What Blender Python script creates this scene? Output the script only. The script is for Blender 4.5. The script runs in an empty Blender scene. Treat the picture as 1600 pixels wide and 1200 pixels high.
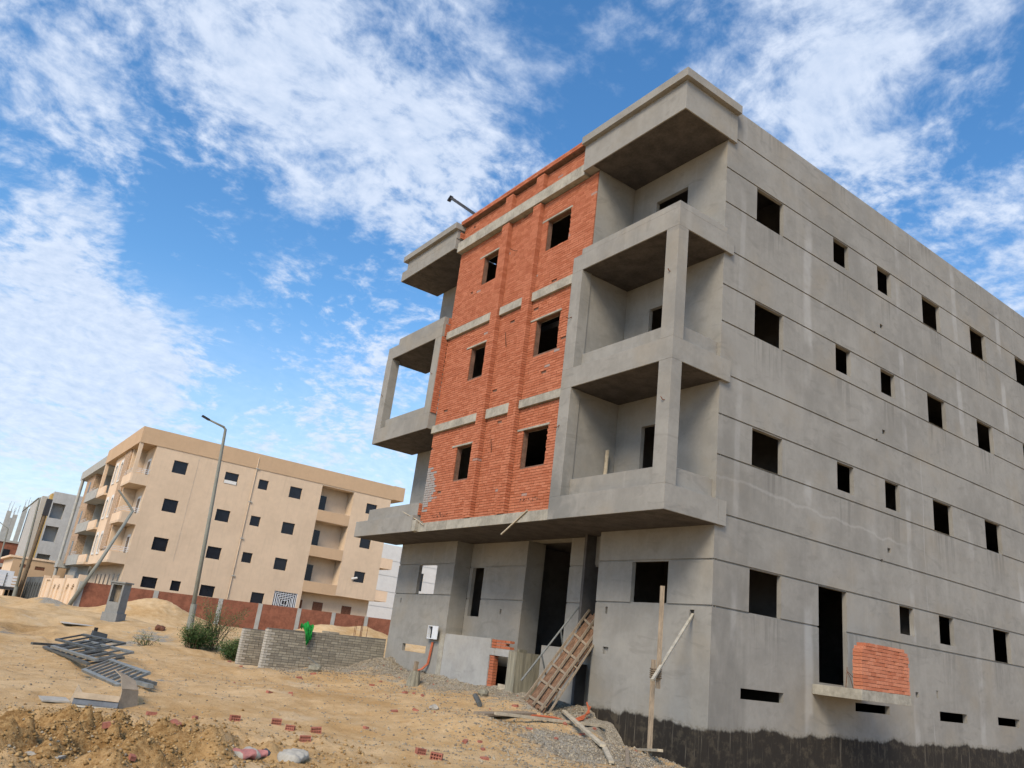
import bpy, bmesh, math, random
import numpy as np
from mathutils import Vector, Matrix
random.seed(7)
RAD = math.radians
sc = bpy.context.scene
col = sc.collection

# ---------------------------------------------------------------- camera
cam_d = bpy.data.cameras.new('camera'); cam = bpy.data.objects.new('camera', cam_d); col.objects.link(cam)
right = Vector((0.79996, -0.58834, 0.118)); upv = Vector((-0.28197, -0.19499, 0.9394)); fwd = Vector((0.52968, 0.78475, 0.32188))
M = Matrix((right, upv, -fwd)).transposed().to_4x4(); M.translation = Vector((-12.145, -10.275, 1.6))
cam.matrix_world = M
cam_d.sensor_width = 36; cam_d.lens = 27.421; cam_d.clip_end = 3000; cam_d.clip_start = .05
sc.camera = cam

# ---------------------------------------------------------------- sky and sun
SUN_EL, SUN_DIR = RAD(41), RAD(214)          # direction towards the sun, angle from +x
w = bpy.data.worlds.new('World'); sc.world = w; w.use_nodes = True
nt = w.node_tree; nt.nodes.clear()
def N(t, tree=None, **kw):
    n = (tree or nt).nodes.new(t)
    for k, v in kw.items(): setattr(n, k, v)
    return n
def L(a, b, tree=None): (tree or nt).links.new(a, b)
wo = N('ShaderNodeOutputWorld'); bg = N('ShaderNodeBackground'); bg.inputs['Strength'].default_value = .095
w.cycles.sampling_method = 'MANUAL'; w.cycles.sample_map_resolution = 512
sky = N('ShaderNodeTexSky', sky_type='NISHITA'); sky.sun_disc = False
sky.sun_elevation = SUN_EL; sky.sun_rotation = RAD(90)-SUN_DIR
sky.air_density = 1.15; sky.dust_density = .25; sky.ozone_density = 2.2; sky.altitude = 50
tc = N('ShaderNodeTexCoord')
def wm(op, a, b=None, c=None, clamp=False):
    n = N('ShaderNodeMath', operation=op); n.use_clamp = clamp
    for i, v in enumerate((a, b, c)):
        if v is None: continue
        if hasattr(v, 'is_linked'): L(v, n.inputs[i])
        else: n.inputs[i].default_value = v
    return n.outputs[0]
def vm(op, a, b=None):
    n = N('ShaderNodeVectorMath', operation=op)
    for i, v in enumerate((a, b)):
        if v is None: continue
        if hasattr(v, 'is_linked'): L(v, n.inputs[i])
        else: n.inputs[i].default_value = v
    return n
dirn = vm('NORMALIZE', tc.outputs['Generated']).outputs[0]
sep = N('ShaderNodeSeparateXYZ'); L(dirn, sep.inputs[0])
zz = wm('ADD', wm('MAXIMUM', sep.outputs[2], 0.0), .24)
cmb = N('ShaderNodeCombineXYZ'); L(wm('DIVIDE', sep.outputs[0], zz), cmb.inputs[0]); L(wm('DIVIDE', sep.outputs[1], zz), cmb.inputs[1])
P2 = cmb.outputs[0]
def wnoise(vec, scale, detail, rough, dist=0.0, lac=2.1):
    n = N('ShaderNodeTexNoise'); n.inputs['Scale'].default_value = scale; n.inputs['Detail'].default_value = detail
    n.inputs['Roughness'].default_value = rough; n.inputs['Distortion'].default_value = dist; n.inputs['Lacunarity'].default_value = lac
    L(vec, n.inputs['Vector']); return n.outputs[0]
warp = N('ShaderNodeTexNoise'); warp.inputs['Scale'].default_value = 1.6; warp.inputs['Detail'].default_value = 4; L(P2, warp.inputs['Vector'])
wv = vm('SCALE', vm('SUBTRACT', warp.outputs['Color'], (.5, .5, .5)).outputs[0]); wv.inputs['Scale'].default_value = .22
Pw = vm('ADD', P2, wv.outputs[0]).outputs[0]
big = wnoise(Pw, 1.5, 3, .5)
fine = wnoise(Pw, 11.0, 6, .58)
puff = wnoise(Pw, 30.0, 4, .60)
dens = wm('ADD', wm('MULTIPLY', big, .52), wm('ADD', wm('MULTIPLY', fine, .92), wm('MULTIPLY_ADD', wm('SUBTRACT', puff, .5), wm('MULTIPLY_ADD', wnoise(P2, 2.3, 2, .5), 2.4, -.55, True), .33)))
CL = [(0.155, 0.79, 0.593, 0.16, 0.5), (0.264, 0.785, 0.561, 0.14, 0.5), (0.37, 0.748, 0.551, 0.12, 0.45), (0.354, 0.796, 0.492, 0.1, 0.4), (0.129, 0.765, 0.632, 0.12, 0.4), (0.371, 0.683, 0.629, 0.1, 0.35), (0.061, 0.963, 0.264, 0.13, 1.15), (-0.005, 0.956, 0.293, 0.1, .8), (0.132, 0.96, 0.247, 0.07, 0.35), (-0.053, 0.834, 0.55, 0.1, 0.25), (-0.013, 0.871, 0.49, 0.07, 0.3), (0.014, 0.912, 0.41, 0.07, 0.35), (0.673, 0.352, 0.65, 0.12, 0.5), (0.697, 0.405, 0.592, 0.1, 0.45), (0.768, 0.367, 0.525, 0.09, 0.4), (0.598, 0.427, 0.678, 0.12, 0.3), (0.817, 0.296, 0.494, 0.06, 0.4), (0.846, 0.317, 0.429, 0.06, 0.45), (0.365, 0.884, 0.293, 0.1, 0.35), (0.251, 0.895, 0.369, 0.05, 0.25), (0.061, 0.989, 0.134, 0.16, 0.5), (0.303, 0.932, 0.201, 0.12, 0.4), (0.156, 0.964, 0.215, 0.1, 0.2), (0.477, 0.607, 0.636, 0.12, -0.4), (0.101, 0.898, 0.428, 0.09, -0.4), (0.052, 0.838, 0.543, 0.06, -0.3), (0.245, 0.923, 0.298, 0.1, -0.25), (0.75, 0.3, 0.589, 0.08, -0.5), (0.45, 0.562, 0.694, 0.08, -0.15), (0.324, 0.849, 0.418, 0.07, -0.3), (0.117, 0.925, 0.361, 0.07, -0.4)]
wdir = vm('NORMALIZE', vm('ADD', dirn, vm('MULTIPLY', wv.outputs[0], (.35, .35, .35)).outputs[0]).outputs[0]).outputs[0]
bias = None
CL = [c for c in CL if abs(c[4]) > .21]
for x, y, z, r, wt in CL:
    d = vm('DISTANCE', wdir, (x, y, z)).outputs['Value']
    m = N('ShaderNodeMapRange', interpolation_type='SMOOTHSTEP'); L(d, m.inputs['Value'])
    m.inputs['From Min'].default_value = r*1.5; m.inputs['From Max'].default_value = 0
    m.inputs['To Min'].default_value = 0; m.inputs['To Max'].default_value = 1
    bias = wm('MULTIPLY', m.outputs[0], wt*.36) if bias is None else wm('MULTIPLY_ADD', m.outputs[0], wt*.36, bias)
dens = wm('ADD', dens, wm('MINIMUM', bias, .42))
al = N('ShaderNodeMapRange', interpolation_type='SMOOTHSTEP'); L(dens, al.inputs['Value'])
al.inputs['From Min'].default_value = .97; al.inputs['From Max'].default_value = 1.42
al.inputs['To Max'].default_value = .88
# low haze layer of thin cloud near the horizon
hzm = N('ShaderNodeMapRange', interpolation_type='SMOOTHSTEP'); L(sep.outputs[2], hzm.inputs['Value'])
hzm.inputs['From Min'].default_value = .40; hzm.inputs['From Max'].default_value = .04; hzm.inputs['To Max'].default_value = .95
alpha = wm('MAXIMUM', al.outputs[0], wm('MULTIPLY', hzm.outputs[0], wm('ADD', wm('MULTIPLY', big, .9), .35, None, True)))
shade = N('ShaderNodeMixRGB'); shade.inputs[1].default_value = (3.0, 3.65, 4.75, 1); shade.inputs[2].default_value = (4.6, 5.0, 5.75, 1)
L(wm('MULTIPLY_ADD', puff, 1.6, -.3, True), shade.inputs[0])
hs = N('ShaderNodeHueSaturation'); hs.inputs['Saturation'].default_value = 1.27; hs.inputs['Value'].default_value = 1.06; L(sky.outputs[0], hs.inputs['Color'])
mixc = N('ShaderNodeMixRGB'); L(alpha, mixc.inputs[0]); L(hs.outputs[0], mixc.inputs[1]); L(shade.outputs[0], mixc.inputs[2])
L(mixc.outputs[0], bg.inputs[0]); L(bg.outputs[0], wo.inputs[0])
sun_d = bpy.data.lights.new('sun', 'SUN'); sun = bpy.data.objects.new('sun', sun_d); col.objects.link(sun)
sun_d.energy = 1.7; sun_d.angle = RAD(24); sun_d.color = (1, .86, .66)
sdir = Vector((math.cos(SUN_EL)*math.cos(SUN_DIR), math.cos(SUN_EL)*math.sin(SUN_DIR), math.sin(SUN_EL)))
sun.rotation_euler = sdir.to_track_quat('Z', 'Y').to_euler(); sun.location = (-30, -20, 40)
vs = sc.view_settings; vs.view_transform = 'Standard'; vs.look = 'None'; vs.exposure = 1.0; vs.gamma = 1
sc.render.engine = 'CYCLES'; cy = sc.cycles
cy.use_denoising = True; cy.use_adaptive_sampling = True; cy.adaptive_threshold = .025; cy.max_bounces = 4; cy.diffuse_bounces = 1; cy.glossy_bounces = 2; cy.transmission_bounces = 4; cy.transparent_max_bounces = 8
cy.sample_clamp_indirect = 6

# ---------------------------------------------------------------- materials
MAT = {}
class NB:                                            # a small node builder
    def __init__(s, name):
        s.m = bpy.data.materials.new(name); s.m.use_nodes = True; s.t = s.m.node_tree
        s.b = s.t.nodes['Principled BSDF']; s.tc = s.t.nodes.new('ShaderNodeTexCoord'); s.v = s.tc.outputs['Object']
    def n(s, t, **kw): return N(t, s.t, **kw)
    def l(s, a, b): s.t.links.new(a, b)
    def math(s, op, a, b=None, c=None, clamp=False):
        n = s.n('ShaderNodeMath', operation=op); n.use_clamp = clamp
        for i, v in enumerate((a, b, c)):
            if v is None: continue
            if hasattr(v, 'is_linked'): s.l(v, n.inputs[i])
            else: n.inputs[i].default_value = v
        return n.outputs[0]
    def noise(s, scale, detail=4, rough=.55, stretch=None, off=(0, 0, 0), dist=0, vec=None):
        mp = s.n('ShaderNodeMapping'); s.l(vec or s.v, mp.inputs[0]); mp.inputs['Location'].default_value = off
        if stretch: mp.inputs['Scale'].default_value = stretch
        n = s.n('ShaderNodeTexNoise'); n.inputs['Scale'].default_value = scale; n.inputs['Detail'].default_value = detail
        n.inputs['Roughness'].default_value = rough; n.inputs['Distortion'].default_value = dist
        s.l(mp.outputs[0], n.inputs['Vector']); return n.outputs[0]
    def ramp(s, f, a, b, lo=0., hi=1.):
        n = s.n('ShaderNodeMapRange', interpolation_type='SMOOTHSTEP'); s.l(f, n.inputs[0])
        n.inputs[1].default_value = a; n.inputs[2].default_value = b; n.inputs[3].default_value = lo; n.inputs[4].default_value = hi
        return n.outputs[0]
    def mix(s, f, a, b, mode='MIX'):
        n = s.n('ShaderNodeMixRGB', blend_type=mode)
        for i, v in enumerate((f, a, b)):
            if hasattr(v, 'is_linked'): s.l(v, n.inputs[i])
            elif i == 0: n.inputs[0].default_value = v
            else: n.inputs[i].default_value = (*v, 1) if len(v) == 3 else v
        return n.outputs[0]
    def bump(s, h, strength=.3, dist=.01):
        n = s.n('ShaderNodeBump'); n.inputs['Strength'].default_value = strength; n.inputs['Distance'].default_value = dist
        s.l(h, n.inputs['Height']); s.l(n.outputs[0], s.b.inputs['Normal'])
    def out(s, c, rough=.85, key=None, metal=0, spec=.3):
        if hasattr(c, 'is_linked'): s.l(c, s.b.inputs['Base Color'])
        else: s.b.inputs['Base Color'].default_value = (*c, 1)
        if hasattr(rough, 'is_linked'): s.l(rough, s.b.inputs['Roughness'])
        else: s.b.inputs['Roughness'].default_value = rough
        s.b.inputs['Metallic'].default_value = metal; s.b.inputs['Specular IOR Level'].default_value = spec
        if key: MAT[key] = s.m
        return s.m
def simple(key, c, var=.18, scale=3, rough=.85, bump=.25, bscale=40, bdist=.006, stretch=None, metal=0, spec=.3, streak=0, c2=None):
    b = NB(key)
    n1 = b.noise(scale, 5, .6, stretch); n2 = b.noise(scale*5.3, 4, .6, stretch, (3, 7, 1))
    f = b.math('ADD', b.math('MULTIPLY', n1, .65), b.math('MULTIPLY', n2, .35))
    lo = tuple(v*(1-var) for v in c); hi = tuple(min(1, v*(1+var)) for v in (c2 or c))
    k = b.mix(b.ramp(f, .3, .7), lo, hi)
    if streak:
        s_ = b.noise(2.2, 4, .6, (3, 3, .18), (5, 2, 9)); k = b.mix(b.ramp(s_, .5, .8, 0, streak), k, tuple(v*.45 for v in c))
    if bump: b.bump(b.noise(bscale, 4, .6, stretch), bump, bdist)
    return b.out(k, rough, key, metal, spec)

def plaster(key, c=(.285, .272, .244), facade=False, bitumen=False, dark=0.):
    b = NB(key)
    geo = b.n('ShaderNodeNewGeometry'); pos = geo.outputs['Position']
    sp = b.n('ShaderNodeSeparateXYZ'); b.l(pos, sp.inputs[0])
    n1 = b.noise(.55, 5, .6, None, (2, 3, 4), .3, pos); n2 = b.noise(2.6, 5, .62, None, (8, 1, 4), .2, pos); n3 = b.noise(11, 4, .6, (1, 1, 1), (1, 1, 1), 0, pos)
    f = b.math('ADD', b.math('MULTIPLY', n1, .5), b.math('ADD', b.math('MULTIPLY', n2, .35), b.math('MULTIPLY', n3, .15)))
    k = b.mix(b.ramp(f, .36, .64), tuple(v*.86 for v in c), tuple(v*1.12 for v in c))
    warm = b.noise(.9, 3, .5, None, (11, 5, 2), 0, pos)
    k = b.mix(b.ramp(warm, .48, .75, 0, .45), k, (c[0]*1.08, c[1]*.98, c[2]*.84))
    # trowel sweeps and darker damp blotches
    tr = b.noise(1.2, 3, .6, (1, 1, 2.6), (4, 9, 3), 1.2, pos)
    k = b.mix(b.ramp(tr, .56, .70, 0, .42), k, tuple(v*.72 for v in c))
    st = b.noise(1.5, 5, .65, (2.4, 2.4, .16), (4, 1, 3), .1, pos)
    k = b.mix(b.ramp(st, .52, .78, 0, .30), k, tuple(v*1.35 for v in c))
    if facade:
        # pale efflorescence streaks running down at the buried columns
        wob = b.math('MULTIPLY', b.math('SUBTRACT', b.noise(.8, 3, .5, None, (3, 3, 3), 0, pos), .5), .22)
        xw = b.math('ADD', sp.outputs[0], wob)
        tot = None
        for xc, wd, a in ((3.1, .17, .85), (7.35, .13, .8), (8.1, .02, .6), (10.55, .15, .75), (13.45, .16, .8), (.62, .10, .5), (16.6, .15, .7), (5.6, .3, .3)):
            q = b.ramp(b.math('ABSOLUTE', b.math('SUBTRACT', xw, xc)), wd*1.25, wd*.45, 0, a)
            tot = q if tot is None else b.math('MAXIMUM', tot, q)
        seg = b.ramp(b.noise(.55, 4, .6, (1, 1, 1), (9, 0, 4), 0, pos), .44, .62)
        k = b.mix(b.math('MULTIPLY', tot, b.math('MULTIPLY', seg, .48)), k, (.52, .515, .495))
        # dirty runs below the window openings
        xm = None
        for xc, hw in ((1.62, .5), (4.57, .34), (6.62, .34), (9.13, .5), (11.98, .5), (15, .5)):
            q = b.ramp(b.math('ABSOLUTE', b.math('SUBTRACT', sp.outputs[0], xc)), hw+.06, hw-.04)
            xm = q if xm is None else b.math('MAXIMUM', xm, q)
        zr = b.math('FLOORED_MODULO', b.math('SUBTRACT', 2.90, sp.outputs[2]), 2.985)
        zm = b.math('MULTIPLY', b.ramp(zr, 0, .05), b.ramp(zr, 1.15, .1))
        run = b.ramp(b.noise(4.5, 4, .6, (2.5, 2.5, .12), (6, 1, 2), 0, pos), .46, .62)
        k = b.mix(b.math('MULTIPLY', b.math('MULTIPLY', xm, zm), b.math('MULTIPLY', run, .42)), k, tuple(v*.5 for v in c))
        # horizontal day joint of the render
        zj = b.math('ADD', b.math('MULTIPLY', b.math('SUBTRACT', b.noise(1.3, 4, .6, None, (1, 8, 3), 0, pos), .5), .35), b.math('MULTIPLY_ADD', sp.outputs[0], -.03, 5.45))
        j = b.ramp(b.math('ABSOLUTE', b.math('SUBTRACT', sp.outputs[2], zj)), .05, .006, 0, .3)
        k = b.mix(b.math('MULTIPLY', j, b.ramp(sp.outputs[0], 7.5, 6.5)), k, (.45, .44, .41))
        # darker weathered strip next to the corner
        e = b.math('MULTIPLY', b.ramp(sp.outputs[0], 1.12, .98, 0, .55), b.ramp(sp.outputs[2], 9, 2, .25, 1))
        e = b.math('MULTIPLY', e, b.ramp(b.noise(2, 4, .6, (1, 1, .5), (2, 7, 7), 0, pos), .3, .6))
        k = b.mix(e, k, tuple(v*.62 for v in c))
    if key == 'plaster':
        # sooty stain on the lowest right balcony frame
        sm = b.math('MULTIPLY', b.math('MULTIPLY', b.ramp(sp.outputs[1], 1.6, 3.2), b.ramp(sp.outputs[1], 6, 5)), b.ramp(sp.outputs[2], 6.9, 4.9))
        sm = b.math('MULTIPLY', sm, b.ramp(b.noise(1.4, 5, .65, None, (3, 1, 6), .6, pos), .38, .6))
        sm = b.math('MULTIPLY', sm, b.ramp(sp.outputs[0], -1.2, -1.3))
        k = b.mix(b.math('MULTIPLY', sm, .5), k, (.12, .125, .12))
    if bitumen:
        ed = b.math('ADD', b.math('ADD', b.math('MULTIPLY', b.noise(.9, 4, .6, (1, 1, 0), (0, 0, 0), 0, pos), .55), b.math('MULTIPLY', b.noise(7, 4, .6, (1, 1, .6), (0, 0, 0), .4, pos), .09)), .37)
        ms = b.ramp(b.math('SUBTRACT', sp.outputs[2], ed), .03, -.03)
        dn = b.noise(7, 5, .65, (2.2, 2.2, .10), (3, 3, 3), 0, pos)
        bk = b.mix(b.ramp(dn, .56, .74), (.032, .027, .022), (.19, .165, .125))
        bk = b.mix(b.ramp(b.noise(4, 5, .7, None, (7, 2, 2), 0, pos), .48, .66, 0, .8), bk, (.085, .07, .05))
        fr = b.ramp(b.math('ABSOLUTE', b.math('SUBTRACT', sp.outputs[2], b.math('ADD', ed, .02))), .07, .0, 0, .6)
        k = b.mix(b.math('MULTIPLY', fr, b.ramp(b.noise(14, 4, .6, None, (0, 0, 0), 0, pos), .4, .6)), k, (.16, .14, .10))
        k = b.mix(ms, k, bk)
    hb = b.math('ADD', b.noise(55, 4, .6, None, (0, 0, 0), 0, pos), b.math('MULTIPLY', n2, 1.6))
    b.bump(hb, .32, .008)
    return b.out(k, .9, key, 0, .2)
plaster('facade', facade=True, bitumen=True)
plaster('plaster', c=(.292, .278, .248))
plaster('plinth_plaster', c=(.37, .365, .345))
plaster('plaster_front', c=(.292, .28, .252), bitumen=True)
simple('bare_concrete', (.36, .335, .275), .3, 2.5, .9, .6, 24, .012, streak=.4)
simple('board_concrete', (.26, .24, .18), .4, 3, .9, .6, 14, .02, (4, 4, .25))
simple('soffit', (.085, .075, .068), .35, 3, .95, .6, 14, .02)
simple('inner', (.10, .092, .085), .25, 1.2, .95, 0)  # room colour darkened to paint in the deep shade behind the openings
def brickmat(key, c1, c2, grey=(.33, .32, .30)):
    b = NB(key)
    at = b.n('ShaderNodeAttribute'); at.attribute_name = 'rnd'
    ag = b.n('ShaderNodeAttribute'); ag.attribute_name = 'grey'
    k = b.mix(at.outputs['Fac'], c1, c2)
    n1 = b.noise(28, 5, .65); k = b.mix(b.ramp(n1, .35, .75, 0, .45), k, tuple(v*.6 for v in c1))
    n2 = b.noise(1.1, 4, .6, None, (4, 4, 4)); k = b.mix(b.ramp(n2, .5, .75, 0, .15), k, tuple(min(1, v*1.25+.03) for v in c2))
    k = b.mix(b.math('MULTIPLY', ag.outputs['Fac'], b.ramp(b.noise(9, 4, .6), .25, .5, .55, 1)), k, grey)
    b.bump(b.noise(60, 4, .6), .45, .006)
    return b.out(k, .88, key, 0, .2)
brickmat('brick', (.42, .130, .063), (.555, .205, .112))
brickmat('pier_brick', (.47, .16, .085), (.60, .24, .14))
brickmat('grey_brick', (.27, .24, .19), (.43, .385, .30), (.2, .19, .17))
simple('mortar', (.20, .115, .08), .35, 6, .95, .5, 40, .01)
simple('mortar_grey', (.17, .155, .13), .3, 6, .95, .5, 40, .01)
simple('loose_brick', (.36, .135, .09), .35, 8, .9, .4, 40)
simple('red_wall', (.27, .105, .062), .3, 1.6, .95, .4, 22, .01)
simple('cream', (.67, .51, .355), .08, .5, .9, .2, 40, .005, streak=.16)
simple('cream_sunlit', (.78, .58, .40), .08, .6, .9, .2, 40)  # lighter copy of cream: sunlight on street-facing faces put into the colour
simple('tan', (.56, .385, .235), .06, .6, .9, .2, 40, streak=.08)
simple('rubble_stone', (.45, .31, .20), .5, 9, .9, .8, 12, .03)
simple('limed_wood', (.42, .38, .30), .25, 6, .85, .4, 20)
simple('white_trim', (.75, .73, .68), .06, 3, .7, .1)
simple('glass', (.012, .013, .018), .3, 2, .25, 0, spec=.4)
simple('white_wall', (.68, .66, .62), .06, 1, .9, .1)
simple('offwhite', (.46, .445, .41), .1, 1.2, .9, .2, streak=.2)
simple('yellow', (.52, .34, .11), .1, 2, .85, .1)
simple('cabinet_grey', (.25, .25, .235), .15, 4, .9, .3)
simple('stone_grey', (.42, .41, .37), .15, 2, .9, .3)
simple('dark_metal', (.06, .06, .065), .2, 6, .55, .1, metal=.4)
simple('grey_metal', (.10, .105, .1), .3, 8, .6, .15, metal=.1)
simple('light_metal', (.21, .215, .2), .25, 6, .6, .1, metal=.1)
simple('pole_paint', (.24, .245, .21), .12, 4, .6, .1, 40)
simple('white_paint', (.72, .74, .76), .06, 4, .5, .05)
simple('wood', (.275, .215, .15), .35, 5, .85, .5, 20, .006, (6, 6, .8))
simple('wood_pale', (.47, .40, .29), .3, 5, .85, .5, 20, .006, (1, 1, 1))
simple('wood_red', (.15, .08, .043), .5, 6, .8, .4, 20, .006, (1.5, 5, 1.5), c2=(.21, .12, .07))
simple('rust', (.16, .07, .04), .4, 10, .9, .4)
simple('orange_pipe', (.48, .13, .06), .2, 8, .5, .1)
simple('green_cloth', (.012, .23, .035), .45, 7, .9, .4, 30, .02)
simple('cardboard', (.40, .31, .21), .18, 5, .9, .2)
simple('card_blue', (.15, .165, .185), .2, 5, .9, .2)
simple('ink', (.03, .03, .03), .1, 5, .9, 0)
simple('paper_sack', (.42, .385, .32), .2, 7, .85, .4, 20, .02)
simple('sack_red', (.44, .18, .155), .2, 7, .85, .3, 20)
simple('sack_dark', (.06, .07, .08), .2, 7, .85, .3, 20)
simple('rock', (.34, .31, .26), .35, 4, .95, .5, 20, .02)
simple('puddle', (.50, .49, .46), .1, 4, .35, 0)
simple('rubber', (.025, .025, .025), .2, 6, .9, .2)
simple('bark', (.17, .125, .08), .3, 10, .95, .4)
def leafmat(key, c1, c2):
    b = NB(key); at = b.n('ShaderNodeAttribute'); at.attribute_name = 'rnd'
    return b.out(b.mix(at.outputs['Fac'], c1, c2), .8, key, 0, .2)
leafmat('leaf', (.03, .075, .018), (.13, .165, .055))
leafmat('pebble', (.18, .15, .11), (.45, .375, .265))
simple('sunlit_brick', (.47, .43, .36), .15, 8, .9, .4)  # grey brick lightened: sun on the wall ends put into the colour
leafmat('clod', (.24, .135, .045), (.50, .33, .15))
def soil():
    b = NB('soil'); geo = b.n('ShaderNodeNewGeometry'); pos = geo.outputs['Position']
    ga = b.n('ShaderNodeAttribute'); ga.attribute_name = 'gravel'; da = b.n('ShaderNodeAttribute'); da.attribute_name = 'damp'
    n1 = b.noise(.5, 6, .62, None, (1, 2, 3), .3, pos); n2 = b.noise(3.1, 6, .65, None, (5, 2, 3), .2, pos); n3 = b.noise(19, 5, .7, None, (0, 4, 1), 0, pos)
    f = b.math('ADD', b.math('MULTIPLY', n1, .45), b.math('ADD', b.math('MULTIPLY', n2, .35), b.math('MULTIPLY', n3, .2)))
    k = b.mix(b.ramp(f, .36, .64), (.50, .303, .127), (.69, .485, .267))
    k = b.mix(b.ramp(b.noise(.9, 5, .65, None, (9, 9, 3), .4, pos), .56, .72, 0, .5), k, (.66, .53, .36))
    gm = b.ramp(b.math('ADD', ga.outputs['Fac'], b.math('MULTIPLY', b.math('SUBTRACT', n2, .5), 1.5)), .35, .65, 0, .92)
    pb = b.mix(b.ramp(b.noise(42, 3, .7, None, (0, 0, 0), 0, pos), .38, .64), (.19, .175, .145), (.46, .42, .34))
    k = b.mix(gm, k, pb)
    dm = b.ramp(b.math('ADD', da.outputs['Fac'], b.math('MULTIPLY', b.math('SUBTRACT', n2, .5), 1.1)), .3, .8, 0, .9)
    k = b.mix(dm, k, b.mix(b.ramp(n3, .35, .65), (.21, .105, .03), (.44, .265, .105)))
    sp = b.ramp(b.noise(60, 2, .5, None, (3, 3, 3), 0, pos), .66, .72, 0, .55)
    k = b.mix(sp, k, (.16, .11, .07))
    b.bump(b.math('ADD', n3, b.math('ADD', b.math('MULTIPLY', b.noise(70, 4, .7, None, (0, 0, 0), 0, pos), .5), b.math('MULTIPLY', n2, 1.2))), .9, .03)
    b.out(k, .97, 'soil', 0, .1)
soil()
# ---------------------------------------------------------------- terrain
def _hash(ix, iy, s):
    n = (ix.astype(np.int64)*374761393 + iy.astype(np.int64)*668265263 + s*974711) & 0x7fffffff
    n = ((n ^ (n >> 13))*1274126177) & 0x7fffffff
    return ((n ^ (n >> 16)) & 0xffff)/65535.0
def vnoise(x, y, s=0):
    x = np.asarray(x, float); y = np.asarray(y, float)
    ix = np.floor(x); iy = np.floor(y); fx = x-ix; fy = y-iy
    fx = fx*fx*fx*(fx*(fx*6-15)+10); fy = fy*fy*fy*(fy*(fy*6-15)+10)
    a = _hash(ix, iy, s); b = _hash(ix+1, iy, s); c = _hash(ix, iy+1, s); d = _hash(ix+1, iy+1, s)
    return (a*(1-fx)+b*fx)*(1-fy)+(c*(1-fx)+d*fx)*fy
def fbm(x, y, o=4, s=0):
    v = 0; a = .5
    for k in range(o):
        v = v+a*(vnoise(x, y, s+k)-.5); x = x*2.03+3.1; y = y*2.03+1.7; a *= .5
    return v
CP = np.array([(-12,-10,0),(-11,-1,.12),(-8,0,.12),(-4.5,0,.14),(-2.6,1.2,.25),(-1.9,3,.42),(-1.15,4.0,.58),(-.3,4,.55),(-.3,6.5,.6),(-.3,9.5,.64),
 (-.2,12.2,.72),(-2,8,.4),(-4,8,.22),(-3.8,12.6,.3),(-1.7,12.5,.42),(-6,10,.15),(-9,10,.15),(-9,17,.25),(-3.5,15.8,.14),(-5,20,.5),
 (-3.2,23.6,.86),(-5.3,29,.76),(-12,25,.42),(-10,40,.62),(-4.4,46,.86),(-15,60,.5),(-5,75,.72),(-5,110,.5),(0,35,.6),(10,35,.5),(12,42,.75),
 (20,20,.5),(4,-1.5,-.15),(9,-2,-.15),(15,-3,-.15),(30,-5,0),(-20,0,.1),(-30,30,.5),(-40,80,.5),(-2,-2,.1),(1,16,.5),(8,60,.8),(25,50,.8),(6,5,.3),(6,10,.4)],float)
def _g(v, c, w): return np.exp(-((v-c)/w)**2)
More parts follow.
